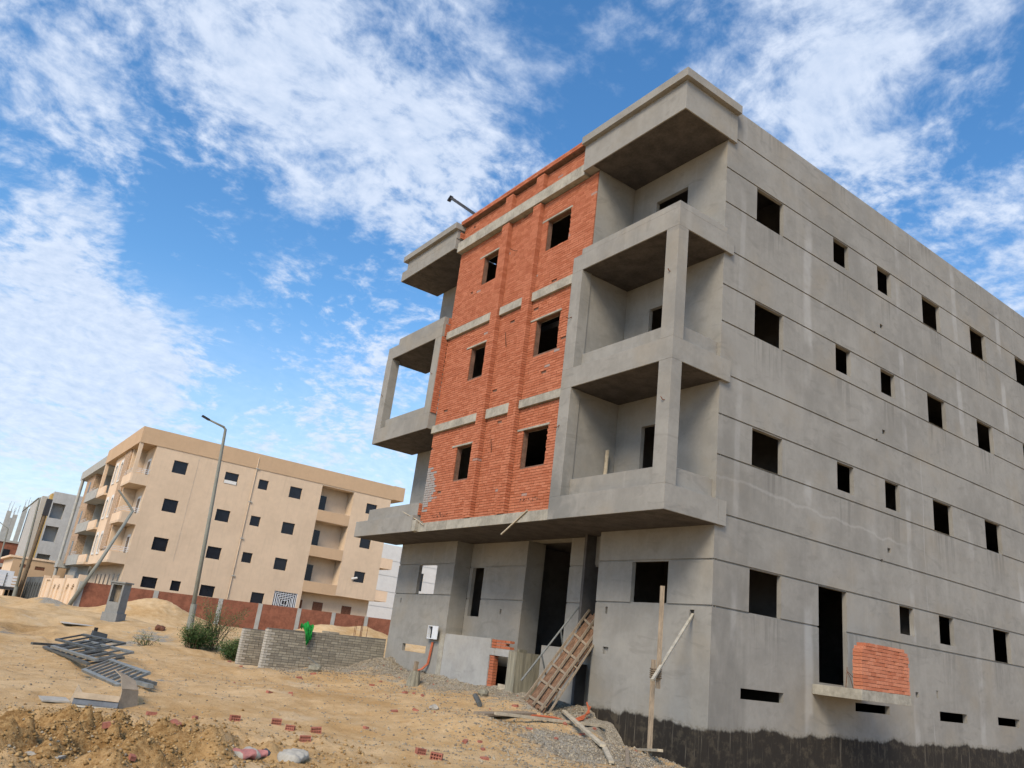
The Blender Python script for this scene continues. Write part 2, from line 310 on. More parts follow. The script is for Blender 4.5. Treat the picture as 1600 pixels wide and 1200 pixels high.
def ground(x, y):
    x = np.asarray(x, float); y = np.asarray(y, float)
    num = 0; den = 0
    for cx, cy, cz in CP:
        w = 1/((x-cx)**2+(y-cy)**2+.6)**1.6
        num = num+w*cz; den = den+w
    num = num+1e-7*.5; den = den+1e-7
    z = num/den
    d = np.hypot(x+12.1, y+10.3)
    near = 1/(1+np.exp((d-75)/12))
    off = 1/(1+np.exp(-(x+.5)*8))*1/(1+np.exp(-(y+.5)*8))*1/(1+np.exp((y-13.5)*8))   # under the building
    z = z+near*(1-off)*((.16+.30/(1+np.exp((x+4.5)*1.5))/(1+np.exp(-(y-13)*.7)))*fbm(x*.35, y*.35, 3, 5)+.14*fbm(x*1.1, y*1.1, 3, 11)+.05*fbm(x*4.2, y*4.2, 3, 21))
    for o_ in (0, 1.55):                       # wheel ruts
        c_ = x-(-9.6+o_+.07*(y-6)+.5*np.sin(y*.16))
        z = z+near*(y > 4.5)*(y < 19)*(-.028*_g(c_, 0, .15)+.014*_g(np.abs(c_), .3, .12))*(.5+vnoise(y*.8, x*0+o_, 33))
    # churned damp soil in the lower left
    m = _g(x, -10.6, 2.6)*_g(y, -.5, 1.7)
    cl = vnoise(x*2.6, y*2.6, 41)*vnoise(x*6.1, y*6.1, 42)
    z = z+m*(.60*(cl-.22)+.12)
    z = z+.22*_g(x, -11.6, .8)*_g(y, -1.3, .7)
    # sand and rubble heap before the entrance
    z = z+.24*_g(x, -4.1, 1.0)*_g(y, 1.6, 1.2)*(1+.6*fbm(x*2.2, y*2.2, 3, 95))+.10*_g(x, -2.6, .8)*_g(y, .6, .8)
    # rubble against the foot of the building and the low wall
    fr = np.exp(-np.clip(-x, 0, 9)/.8)*(x < .4)*(y > 3)*(y < 13.2)
    z = z+fr*(.10+.24*fbm(x*3, y*3, 3, 51))
    z = z+_g(y, 12.4, .7)*_g(x, -.6, 1.1)*.18
    # trench round the foundation on the right
    tr = 1/(1+np.exp((y-(2.2+.9*fbm(x*1.6, y*1.6, 4, 61)))*5))/(1+np.exp(-(x+.85+.8*fbm(y*1.6, x*1.6, 4, 71))*6))
    z = z*(1-tr)+tr*(-.22+.1*fbm(x*2, y*2, 3, 81))
    # drifted sand piles before the boundary wall
    for cx, cy, h, wx, wy in ((-.9,42.0,1.15,2.7,2.6),(2.2,42,.2,3,2),(6.3,43,.2,3,2),(10.7,43,1.0,1.9,2.2),(13.2,43.5,.75,1.5,2),(15,43.5,.75,2,2),(19.5,43.5,.8,3,2),(-4.6,34,.35,2,3),(-9.3,25.5,.42,1.6,1.6),(-7.6,33,.4,1.5,2),(-10.8,37,.6,2.2,2.2),(-11.5,27,.35,1.2,1.8),(-6.6,25.6,.22,.8,1.1),(-9.8,44,.5,2,2),(-8.2,20.5,.2,.9,1.1),(-13,48,.5,5,3),(-7,58,.4,3,4),(-12.5,75,.7,3,3),(-6.3,44,.45,1.2,1.4)):
        z = z+h*_g(x, cx, wx)*_g(y, cy, wy)*(1+.35*fbm(x*.9, y*.9, 3, 91))
    return z

# ---------------------------------------------------------------- building helpers
ORG = {}
class MB:                                            # collects faces, then becomes ONE mesh object
    def __init__(s): s.v = []; s.f = []; s.a = []; s.g = []
    def quad(s, *p, r=0, g=0):
        n = len(s.v); s.v += [tuple(q) for q in p]; s.f.append(tuple(range(n, n+len(p)))); s.a.append(r); s.g.append(g); return s
    def hexa(s, p, r=0, g=0, skip=()):                # p: 8 points, bottom ring then top ring
        n = len(s.v); s.v += [tuple(q) for q in p]
        F = ((3, 2, 1, 0), (4, 5, 6, 7), (0, 1, 5, 4), (1, 2, 6, 5), (2, 3, 7, 6), (3, 0, 4, 7))
        for i, f in enumerate(F):
            if i not in skip: s.f.append(tuple(n+k for k in f)); s.a.append(r); s.g.append(g)
        return s
    def box(s, x0, x1, y0, y1, z0, z1, r=0, g=0):
        return s.hexa([(x0, y0, z0), (x1, y0, z0), (x1, y1, z0), (x0, y1, z0), (x0, y0, z1), (x1, y0, z1), (x1, y1, z1), (x0, y1, z1)], r, g)
    def bar(s, a, b, w, h=None, up=(0, 0, 1), r=0):   # rectangular bar from a to b
        h = h or w; a = Vector(a); b = Vector(b); d = (b-a).normalized(); u = Vector(up)
        if abs(d.dot(u)) > .97: u = Vector((1, 0, 0))
        sx = d.cross(u).normalized()*(w/2); sy = sx.cross(d).normalized()*(h/2)
        return s.hexa([a-sx-sy, a+sx-sy, a+sx+sy, a-sx+sy, b-sx-sy, b+sx-sy, b+sx+sy, b-sx+sy], r)
    def tube(s, pts, rad, n=8, cap=True, r=0):
        pts = [Vector(p) for p in pts]; rad = rad if isinstance(rad, (list, tuple)) else [rad]*len(pts); base = len(s.v)
        ref = None
        for i, p in enumerate(pts):
            d = (pts[min(i+1, len(pts)-1)]-pts[max(i-1, 0)]).normalized()
            if ref is None: ref = d.orthogonal().normalized()
            u = (ref-d*ref.dot(d)).normalized(); ref = u; v = d.cross(u)
            for k in range(n):
                t = 2*math.pi*k/n; s.v.append(tuple(p+(u*math.cos(t)+v*math.sin(t))*rad[i]))
        for i in range(len(pts)-1):
            for k in range(n):
                a = base+i*n+k; b = base+i*n+(k+1) % n; s.f.append((a, b, b+n, a+n)); s.a.append(r); s.g.append(0)
        if cap:
            for f in (tuple(base+k for k in range(n))[::-1], tuple(base+(len(pts)-1)*n+k for k in range(n))): s.f.append(f); s.a.append(r); s.g.append(0)
        return s
    def wall(s, P, u0, u1, v0, v1, rects, T, skip=(), back=True):
        """wall with openings and grooves: rects (ua,ub,va,vb,depth); depth>=T is an opening"""
        us = {u0, u1}; vs_ = {v0, v1}
        for a, b, c, d, _ in rects: us |= {a, b}; vs_ |= {c, d}
        us = sorted(u for u in us if u0 <= u <= u1); vs_ = sorted(v for v in vs_ if v0 <= v <= v1)
        nu, nv = len(us)-1, len(vs_)-1; D = [[0.]*nv for _ in range(nu)]
        for i in range(nu):
            uc = (us[i]+us[i+1])/2
            for j in range(nv):
                vc = (vs_[j]+vs_[j+1])/2; d = 0.
                for a, b, c, e, dd in rects:
                    if a < uc < b and c < vc < e: d = max(d, dd)
                D[i][j] = d
        for i in range(nu):
            for j in range(nv):
                d = D[i][j]; a, b, c, e = us[i], us[i+1], vs_[j], vs_[j+1]
                if d < T:
                    s.quad(P(a, c, d), P(b, c, d), P(b, e, d), P(a, e, d))
                    if back: s.quad(P(a, c, T), P(a, e, T), P(b, e, T), P(b, c, T))
                for (ni, nj, e0, e1, tag) in ((i-1, j, (a, c), (a, e), 'u0'), (i+1, j, (b, c), (b, e), 'u1'), (i, j-1, (a, c), (b, c), 'v0'), (i, j+1, (a, e), (b, e), 'v1')):
                    if 0 <= ni < nu and 0 <= nj < nv:
                        o = min(D[ni][nj], T)
                        if o > min(d, T)+1e-6: s.quad(P(*e0, min(d, T)), P(*e1, min(d, T)), P(*e1, o), P(*e0, o))
                    elif tag not in skip and d < T: s.quad(P(*e0, d), P(*e1, d), P(*e1, T), P(*e0, T))
        return s
    def build(s, name, mat, parent=None, org=None, smooth=False):
        o0 = Vector(org) if org is not None else (ORG[parent.name] if parent else Vector((0, 0, 0)))
        me = bpy.data.meshes.new(name)
        me.from_pydata([tuple(Vector(p)-o0) for p in s.v], [], s.f); me.validate()
        bm = bmesh.new(); bm.from_mesh(me)
        if len(s.f) == len(bm.faces):
            la = bm.faces.layers.float.new('rnd'); lg = bm.faces.layers.float.new('grey')
            for f, r_, g_ in zip(bm.faces, s.a, s.g): f[la] = r_; f[lg] = g_
        bmesh.ops.remove_doubles(bm, verts=bm.verts, dist=1e-5)
        bmesh.ops.recalc_face_normals(bm, faces=bm.faces); bm.to_mesh(me); bm.free()
        if not smooth and mat in ('plaster', 'bare_concrete') and len(me.polygons) < 20 and name != 'side_return':
            bv = True
        else: bv = False
        if smooth:
            me.polygons.foreach_set('use_smooth', [True]*len(me.polygons))
        me.materials.append(MAT[mat] if isinstance(mat, str) else mat)
        o = bpy.data.objects.new(name, me); col.objects.link(o)
        if bv: b_ = o.modifiers.new('bevel', 'BEVEL'); b_.width = .005; b_.segments = 2
        if parent: o.parent = parent
        else: o.location = o0
        ORG[o.name] = o0; return o
def thing(name, loc, label, cat, group=None):
    o = bpy.data.objects.new(name, None); col.objects.link(o); o.location = loc; o.empty_display_size = .2
    ORG[o.name] = Vector(loc); return tag(o, label, cat, group)
def tag(o, label, cat=None, group=None, kind=None):
    o['label'] = label
    if cat: o['category'] = cat
    if group: o['group'] = group
    if kind: o['kind'] = kind
    return o
def gz(x, y): return float(ground(x, y))
def rv(a, b): return random.uniform(a, b)

# ---------------------------------------------------------------- ground sheet
def axis(segs):
    out = []
    for a, b, st in segs: out += list(np.arange(a, b-1e-9, st))
    return np.array(out+[segs[-1][1]])
gx = axis([(-900, -120, 60), (-120, -40, 8), (-40, -20, 1.2), (-20, -13, .25), (-13, .6, .055), (.6, 4, .2), (4, 20, .6), (20, 60, 3), (60, 1200, 60)])
gy = axis([(-300, -40, 40), (-40, -10, 3), (-10, -3, .35), (-3, 8, .055), (8, 20, .085), (20, 48, .25), (48, 80, .8), (80, 140, 3), (140, 1500, 60)])
X, Y = np.meshgrid(gx, gy, indexing='ij'); Z = ground(X, Y)
nx, ny = X.shape
me = bpy.data.meshes.new('ground')
me.vertices.add(nx*ny); me.vertices.foreach_set('co', np.stack([X, Y, Z], -1).astype(np.float32).ravel())
ii = np.arange(nx*ny).reshape(nx, ny)
q = np.stack([ii[:-1, :-1], ii[1:, :-1], ii[1:, 1:], ii[:-1, 1:]], -1).reshape(-1, 4)
me.loops.add(q.size); me.loops.foreach_set('vertex_index', q.ravel().astype(np.int32))
me.polygons.add(len(q)); me.polygons.foreach_set('loop_start', np.arange(0, q.size, 4, dtype=np.int32)); me.polygons.foreach_set('loop_total', np.full(len(q), 4, np.int32))
me.polygons.foreach_set('use_smooth', np.ones(len(q), bool))
me.update(); me.validate()
G = np.exp(-np.clip(-X-.2, 0, 50)/1.5)*(Y > -.4)*(Y < 14)*1.0
G = np.maximum(G, .85*_g(X, -2.6, 1.5)*_g(Y, .2, 1.6)); G = np.maximum(G, .9*_g(Y, 12.0, .8)*_g(X, -2.2, 2.6))
G = np.maximum(G, .5*_g(X, -7.0, 2.5)*_g(Y, 7.5, .35)); G = np.maximum(G, .62*_g(X, -5, 1.1)*_g(Y, 21, 2)); G = np.maximum(G, .6*_g(X, -6.5, 1.0)*_g(Y, 18.5, 1.2)); G = np.maximum(G, .6*_g(X, -10, 1.2)*_g(Y, 19, 2)); G = np.maximum(G, .8*_g(X, -5.9, .9)*_g(Y, 43.6, 1.2))
Dm = np.maximum(.95*_g(X, -10.6, 2.4)*_g(Y, -.7, 1.9), .55*_g(X, -11, 3)*_g(Y, 30, 8)); Dm = np.maximum(Dm, .62*_g(X, -9, 1.8)*_g(Y, 21, 3)); Dm = np.maximum(Dm, .5*_g(X, -6, 1.2)*_g(Y, 27, 4)); Dm = np.maximum(Dm, .45*_g(X, -7.5, 1.6)*_g(Y, 14.5, 2))
for nm, A in (('gravel', G), ('damp', Dm)):
    at = me.attributes.new(nm, 'FLOAT', 'POINT'); at.data.foreach_set('value', A.astype(np.float32).ravel())
me.materials.append(MAT['soil'])
go = bpy.data.objects.new('ground', me); col.objects.link(go); go['kind'] = 'structure'; go['label'] = 'uneven sandy building ground with gravel and damp churned soil'

# ---------------------------------------------------------------- the unfinished building
BL = 21.0
bd = thing('unfinished_building', (0, 0, .2), 'large unfinished four storey building with grey plaster, brick centre and empty windows', 'building')
GR = [13.68, 12.74, 11.82, 10.635, 9.73, 8.85, 7.66, 6.74, 5.87, 4.68, 3.755, 2.87]
gh, gd, T = .036, .028, .11
rects = [(0, BL, z-gh/2, z+gh/2, gd) for z in GR]
CA = dict(a=(1.11, 2.14), b=(4.24, 4.91), c=(6.29, 6.96), d=(8.63, 9.64), e=(11.48, 12.48), f=(14.51, 15.52), g=(17.4, 18.1), h=(19.3, 20.2))
FT = [12.722, 9.712, 6.722]
for ft, fb, fs in zip(FT, (11.838, 8.868, 5.888), (12.0, 9.03, 6.03)):
    for k, (a, b) in CA.items(): rects.append((a, b, fs if k in 'bcg' else fb, ft, T))
rects += [(1.11, 2.14, 2.888, 3.737, T), (3.46, 4.51, 1.74, 3.737, T), (6.73, 7.38, 3.08, 3.737, T), (8.6, 9.32, 3.05, 3.737, T), (11.47, 12.47, 2.888, 3.737, T), (14.4, 15.4, 2.888, 3.737, T),
          (.91, 2.23, 1.245, 1.45, T), (4.79, 6.16, 1.265, 1.437, T), (8.38, 9.72, 1.24, 1.462, T), (11.38, 12.64, 1.29, 1.477, T), (14.3, 15.6, 1.28, 1.48, T)]
rj = random.Random(9)
rects = [r_ if r_[4] < T else tuple(v+rj.uniform(-.013, .013) for v in r_[:4])+(T,) for r_ in rects]
for x, z in ((6.4, 10.94), (6.33, 7.97), (6.37, 4.98)): rects += [(x-.07, x+.07, z-.06, z+.06, .1), (x-.37, x-.29, z-.34, z-.26, .08)]
rects += [(7.3, 7.44, 1.7, 1.82, .1), (8.28, 8.36, 1.74, 1.92, .09)]
MB().wall(lambda u, v, d: (u, d, v), 0, BL, -.6, 14.49, [(a, b, c_, d, .11 if e_ == T else e_) for a, b, c_, d, e_ in rects], T, skip=('u0',)).build('right_wall', 'facade', bd)
# front wall of the right bay, also the back wall of its balconies
fr = [(0, 3.3, z-gh/2, z+gh/2, gd) for z in (3.755, 2.87)]
fr += [(1.17, 2.22, 2.888, 3.737, T), (1.17, 2.22, 4.96, 6.79, T), (1.17, 2.22, 7.97, 9.75, T), (1.17, 2.22, 11.0, 12.75, T),
       (.43, .55, 2.62, 2.78, .1), (2.9, 2.97, 2.62, 2.77, .09), (2.78, 2.95, 1.78, 1.93, .06)]
MB().wall(lambda u, v, d: (d, u, v), 0, 3.3, -.6, 13.48, fr, T, skip=('u0',)).build('front_wall', 'plaster_front', bd)
fl = [(9.5, 12.88, z-gh/2, z+gh/2, gd) for z in (3.80, 2.90)]
fl += [(10.47, 11.55, 2.918, 3.782, T), (10.45, 11.87, 1.235, 1.44, T), (10.5, 11.5, 4.96, 6.79, T), (10.5, 11.5, 7.97, 9.75, T), (10.5, 11.5, 11.0, 12.75, T), (12.38, 12.45, 2.62, 2.76, .08)]
MB().wall(lambda u, v, d: (d, u, v), 9.5, 12.88, -.6, 13.579, fl, T).build('front_wall', 'plaster_front', bd)
RX = .55
fm = [(6.78, 9.5, z-gh/2, z+gh/2, gd) for z in (3.78, 2.88)]+[(8.76, 9.34, 2.4, 3.762, T), (7.68, 7.75, 2.5, 2.64, .08)]
MB().wall(lambda u, v, d: (RX+d, u, v), 6.78, 9.5, 1.2, 4.45, fm, T).build('recessed_wall', 'plaster', bd)
fm = [(3.3, 4.98, z-gh/2, z+gh/2, gd) for z in (3.755, 2.87)]+[(3.72, 4.06, 2.3, 3.737, T)]
MB().wall(lambda u, v, d: (RX+d, u, v), 3.3, 4.98, -.5, 4.45, fm, T).build('recessed_wall', 'plaster', bd)
MB().box(T+.002, RX-.002, 9.502, 9.7, -.5, 4.448).build('return_wall', 'plaster', bd)
MB().box(T+.002, RX-.002, 3.1, 3.298, -.5, 4.448).build('return_wall', 'plaster', bd)
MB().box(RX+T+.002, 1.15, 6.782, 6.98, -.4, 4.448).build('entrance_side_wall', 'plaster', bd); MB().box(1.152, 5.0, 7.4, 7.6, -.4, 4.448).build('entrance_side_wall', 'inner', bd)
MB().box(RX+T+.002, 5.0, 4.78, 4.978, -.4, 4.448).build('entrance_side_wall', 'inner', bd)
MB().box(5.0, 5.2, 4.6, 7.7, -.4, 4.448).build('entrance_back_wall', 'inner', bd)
MB().box(RX+.02, RX+.26, 6.70, 6.778, -.3, 1.67).build('bare_column', 'board_concrete', bd)
MB().box(-.005, RX+.3, 6.03, 6.36, -.3, 1.60).build('bare_column', 'board_concrete', bd)
MB().box(RX-.05, RX+.2, 4.98, 5.72, -.3, 1.83).build('plinth_wall', 'plaster', bd)
# low plinth wall with the little door before the left recess
pl = MB().wall(lambda u, v, d: (d, u, v), 6.37, 9.48, -.4, 1.85, [(6.372, 7.0, .3, 1.45, .18), (6.37, 7.0, 1.452, 1.62, .02), (6.37, 7.2, 1.62, 1.852, .18), (7.0, 7.2, .4, 1.452, .18)], .18)
pl.build('plinth_wall', 'plinth_plaster', bd)
MB().box(.03, .17, 6.375, 7.199, 1.46, 1.615).build('door_lintel', 'bare_concrete', bd)
MB().box(.02, RX, 9.30, 9.495, 1.851, 1.86).build('plinth_cap', 'bare_concrete', bd)
MB().box(-.012, .0, 9.48, 9.72, .2, 1.82).build('bare_strip', 'bare_concrete', bd)
# other outer walls, slabs and partitions: nothing shines through
lw = [(.62, 1.75, 2.85, 4.0, .2), (.25, 1.85, 1.12, 1.5, .2)]
for z in (5.3, 8.3, 11.3):
    for x in (4, 8, 12, 16): lw.append((x, x+1, z, z+1.1, .2))
MB().wall(lambda u, v, d: (u, 12.88-d, v), T+.002, BL, -.6, 14.49, lw, .2).build('left_wall', 'plaster', bd)
MB().box(BL-.2, BL-.002, .222, 12.678, -.6, 14.48).build('rear_wall', 'plaster', bd)
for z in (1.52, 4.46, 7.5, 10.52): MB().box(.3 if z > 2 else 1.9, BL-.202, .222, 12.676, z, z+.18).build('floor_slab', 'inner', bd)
MB().box(.222, BL-.202, .222, 12.676, 13.5, 13.7).build('roof_slab', 'inner', bd); MB().box(-1.132, .218, 3.252, 9.398, 13.5, 13.68).build('roof_slab', 'inner', bd)
for z0, z1 in ((-.5, 1.51), (1.71, 4.45), (4.65, 7.49), (7.69, 10.51), (10.71, 13.49)):
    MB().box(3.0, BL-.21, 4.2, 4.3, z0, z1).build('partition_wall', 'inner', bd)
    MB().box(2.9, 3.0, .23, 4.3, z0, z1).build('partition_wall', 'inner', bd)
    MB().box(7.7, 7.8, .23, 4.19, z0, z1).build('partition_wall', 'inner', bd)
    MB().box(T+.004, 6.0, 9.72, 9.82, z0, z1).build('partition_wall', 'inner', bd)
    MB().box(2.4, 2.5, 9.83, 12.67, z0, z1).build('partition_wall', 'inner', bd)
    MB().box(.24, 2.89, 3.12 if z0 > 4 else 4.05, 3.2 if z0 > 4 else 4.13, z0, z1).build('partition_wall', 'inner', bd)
    if z0 > 4: MB().box(5.0, 5.1, 4.31, 9.71, z0, z1).build('partition_wall', 'inner', bd)

# --- balconies
BX = -1.54
def rbal(name, z0, z1, ztop, par, framed):
    s = MB().box(BX, -.002, -.08, 3.40, z0, z1).build(name, 'plaster', bd)
    MB().box(-.002+.002, .24, -.08, -.003, z0, z1).build('side_return', 'plaster', s)
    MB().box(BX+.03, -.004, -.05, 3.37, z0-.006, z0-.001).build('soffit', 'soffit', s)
    if par: 
        MB().box(BX+.24, BX+.36, .272, 3.018, z1+.001, par).build('parapet', 'plaster', s)
        MB().box(BX+.36, -.003, .10, .22, z1+.001, par).build('parapet', 'plaster', s)
    if framed:
        MB().box(BX+.001, BX+.30, -.079, .27, z1+.001, ztop-.001).build('corner_post', 'plaster', s)
        MB().box(BX+.001, BX+.30, 3.02, 3.399, z1+.001, ztop-.001).build('post', 'plaster', s)
    return s
rbal('balcony', 4.43, 4.93, 7.47, 5.35, True)
rbal('balcony', 7.47, 7.95, 10.5, 8.36, True)
s = rbal('balcony', 10.5, 10.94, 0, None, False)
MB().box(BX+.001, BX+.14, -.079, 3.1, 10.941, 11.09).build('parapet', 'plaster', s)
MB().box(BX+.141, .0, -.079, .05, 10.941, 11.09).build('parapet', 'plaster', s)
# left balconies
def lbal(z0, z1, par, y1, framed, ztop=0):
    s = MB().box(BX, -.002, 9.63, y1, z0, z1).build('balcony', 'plaster', bd)
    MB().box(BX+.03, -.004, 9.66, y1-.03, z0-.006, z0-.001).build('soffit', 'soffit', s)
    if par: MB().box(BX+.14, BX+.26, 9.64 if not framed else 10.02, 12.85, z1+.001, par).build('parapet', 'plaster', s)
    if framed:
        MB().box(BX+.001, BX+.30, 12.88, y1-.001, z1+.001, ztop-.001).build('corner_post', 'plaster', s)
        MB().box(BX+.001, BX+.24, 9.631, 10.0, z1+.001, ztop-.001).build('post', 'plaster', s)
    return s
lbal(4.46, 4.94, 5.32, 13.38, False)
lbal(7.53, 8.02, 8.34, 13.29, True, 10.51)
s = lbal(10.51, 10.95, None, 13.26, False)
MB().box(BX+.02, BX+.16, 9.64, 12.6, 10.951, 11.17).build('parapet', 'plaster', s)
# cornices
c = MB().box(BX, -.002, -.08, 3.40, 13.48, 14.25).build('cornice', 'plaster', bd)
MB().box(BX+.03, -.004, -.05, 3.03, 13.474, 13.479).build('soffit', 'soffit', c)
MB().box(.0, .24, -.08, -.003, 13.48, 14.249).build('side_return', 'plaster', c)
MB().box(BX-.12, .25, -.20, 3.42, 14.251, 14.47).build('cap', 'plaster', c)
c = MB().box(BX, -.002, 9.68, 13.33, 13.58, 13.95).build('cornice', 'plaster', bd)
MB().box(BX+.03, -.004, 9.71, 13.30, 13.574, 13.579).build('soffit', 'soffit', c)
MB().box(BX+.001, -.002, 9.66, 12.98, 13.951, 14.26).build('upper_fascia', 'plaster', c)
MB().box(BX-.12, .1, 9.60, 13.15, 14.261, 14.47).build('cap', 'plaster', c)
# side walls of the brick block facing the balconies
MB().box(-1.27, -.002, 3.05, 3.25, 4.93, 13.479).build('balcony_side_wall', 'plaster', bd)
MB().box(-1.27, -.002, 9.4, 9.6, 4.93, 13.479).build('balcony_side_wall', 'plaster', bd)
sl = MB().box(-1.42, RX+.5, 3.402, 9.628, 4.455, 4.70).build('edge_slab', 'bare_concrete', bd)
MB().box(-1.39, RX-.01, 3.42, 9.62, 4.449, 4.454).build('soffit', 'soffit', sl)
MB().box(-1.53, -1.30, 9.42, 9.627, 4.47, 4.78).build('beam_stub', 'bare_concrete', sl)

# --- brick centre
FX = -1.30
holes = [(a, b, z0, z1) for a, b in ((4.04, 5.02), (7.36, 8.12)) for z0, z1 in ((5.84, 6.79), (8.80, 9.79), (11.83, 12.78))]
bw = MB().wall(lambda u, v, d: (FX+.024+d, u, v), 3.052, 9.598, 4.701, 14.42, [(*h, .14) for h in holes], .14).build('brick_wall', 'mortar', bd)
PIL = [(5.27, 5.62), (6.77, 7.12)]; BANDS = [(7.38, 7.62), (10.40, 10.64), (13.43, 13.77)]
CH, BLN, J = .0685, .215, .010
bricks = []
segs = [(3.055, 5.27, 0), (5.27, 5.62, 1), (5.62, 6.77, 0), (6.77, 7.12, 1), (7.12, 9.595, 0)]
rb = random.Random(3)
nz = int((14.42-4.71)/CH)
for r_ in range(nz):
    z0 = 4.712+r_*CH; z1 = z0+CH-.010
    for a, b, pil in segs:
        if not pil and any(z0 > p-.03 and z1 < q_+.03 for p, q_ in BANDS): continue
        if pil and z0 > 13.38 and z1 < 13.82: continue
        y = a
        off = (r_ % 2)*BLN/2; first = True
        while y < b-.02:
            ln = (off if first and off else BLN); first = False
            if rb.random() < .12: ln *= .55
            e = min(y+ln, b)
            if b-e < .05: e = b
            y0, y1 = y+J/2, e-J/2; y = e
            if y1-y0 < .02: continue
            hit = False; pieces = [(y0, y1)]
            for ha, hb, hz0, hz1 in holes:
                if z1 > hz0+.002 and z0 < hz1-.002:
                    np_ = []
                    for p, q_ in pieces:
                        if q_ <= ha or p >= hb: np_.append((p, q_)); continue
                        if p < ha-.015: np_.append((p, ha))
                        if q_ > hb+.015: np_.append((hb, q_))
                    pieces = np_
            for p, q_ in pieces:
                if not pil and rb.random() < .006: continue
                gy_ = 0.
                if (p > 9.12+.22*math.sin(z0*3)+.12*rb.random() and 5.0 < z0 < 6.45-.25*rb.random() and p < 9.6): gy_ = .95
                elif rb.random() < .004: gy_ = rb.uniform(.5, .9)
                bricks.append((FX-(.14 if pil else 0)-rb.uniform(0, .006)-(.004 if rb.random() < .1 else 0), p, q_, z0+rb.uniform(-.001, .001), z1+rb.uniform(-.002, .001), rb.random(), gy_))
camp = Vector((-12.145, -10.275, 1.6))
full = sorted([b for b in bricks if abs((b[2]-b[1])-(BLN-J)) < .003 and b[0] > FX-.05 and b[6] == 0], key=lambda b: (Vector((b[0], (b[1]+b[2])/2, b[3]))-camp).length)[:300]
fs = set(id(b) for b in full)
rest = MB()
for b in bricks:
    if id(b) in fs: continue
    rest.hexa([(b[0], b[1], b[3]), (FX+.028, b[1], b[3]), (FX+.028, b[2], b[3]), (b[0], b[2], b[3]), (b[0], b[1], b[4]), (FX+.028, b[1], b[4]), (FX+.028, b[2], b[4]), (b[0], b[2], b[4])], b[5], b[6], skip=(3,))
o = rest.build('brick_field', 'brick', bw); o['kind'] = 'stuff'; o['label'] = 'orange red facing bricks of the centre wall'
bvar = []
for k in range(8):
    m = MB().hexa([(0, 0, 0), (.028, 0, 0), (.028, BLN-J, 0), (0, BLN-J, 0), (0, 0, CH-.010), (.028, 0, CH-.010), (.028, BLN-J, CH-.010), (0, BLN-J, CH-.010)], k/7., 0)
    o = m.build('brick', 'brick'); bvar.append(o.data); bpy.data.objects.remove(o)
def instance(name, data, parent, loc, rot=(0, 0, 0), sca=None):
    o = bpy.data.objects.new(name, data); col.objects.link(o); o.parent = parent
    o.location = Vector(loc)-(ORG[parent.name] if parent else Vector((0, 0, 0))); o.rotation_euler = rot
    if sca: o.scale = sca
    return o
for b in full: instance('brick', bvar[int(b[5]*7.99)], bw, (b[0], b[1], b[3]))
for i, (z0, z1) in enumerate(BANDS):
    if i < 2:
        for a, b in ((7.14, 9.62), (5.64, 6.75), (3.42, 5.25)): MB().box(FX-.085, FX+.022, a, b, z0+rb.uniform(-.015, .015), z1+rb.uniform(-.015, .015)).build('concrete_band', 'bare_concrete', bd)
    else:
        MB().box(FX-.17, FX+.022, 3.43, 6.2, z0, z1).build('concrete_band', 'bare_concrete', bd); MB().box(FX-.175, FX+.022, 6.203, 9.62, z0-.01, z1-.006).build('concrete_band', 'bare_concrete', bd)
for a, b, z0, z1 in holes: MB().box(FX-.022, FX+.2, a-.06, b+.24, z1+.002, z1+.052).build('lintel', 'bare_concrete', bw)
# overhanging brick coping of the parapet
cp = MB().box(FX-.13, FX+.3, 3.43, 9.66, 14.421, 14.435).build('coping', 'mortar', bd)
y = 3.44; m = MB()
while y < 9.6:
    m.box(FX-.15-rb.uniform(0, .008), FX+.31, y+.005, min(y+BLN, 9.65)-.005, 14.436, 14.50, rb.random(), 0)
    m.box(FX-.155-rb.uniform(0, .008), FX+.31, y+.1, min(y+BLN+.09, 9.65), 14.508, 14.57, rb.random(), 0); y += BLN
o = m.build('coping_bricks', 'brick', cp); o['kind'] = 'stuff'
# brick-clad ends of the left balconies
for z0, z1, x0 in ((8.03, 10.50, -1.52), (10.96, 11.15, -1.38), (10.52, 10.94, -1.45), (4.96, 5.31, -1.40), (13.97, 14.2, -1.45)):
    m = MB(); r_ = 0; z = z0
    while z+.03 < z1:
        x = x0
        while x < FX-.02:
            e = min(x+(.11 if (r_ % 2) else .2), FX+.012); m.box(x+.004, e-.003, 9.598-rb.uniform(0, .006), 9.628, z+.004, min(z+CH-.006, z1), rb.random()); x = e
        z += CH; r_ += 1
    o = m.build('brick_return', 'brick', bd); o['kind'] = 'stuff'
# scrawled marks on the lowest courses
m = MB()
for yc, zc, wd in ((8.55, 4.90, .75), (4.45, 5.0, .75)):
    for k in range(13):
        y0 = yc+wd*(k/12-.5); m.bar((FX-.009, y0, zc+rv(-.05, .05)), (FX-.009, y0+rv(-.07, .07), zc+rv(-.06, .08)), .012, .004, (1, 0, 0))
m.build('scrawled_marks', 'ink', bw)

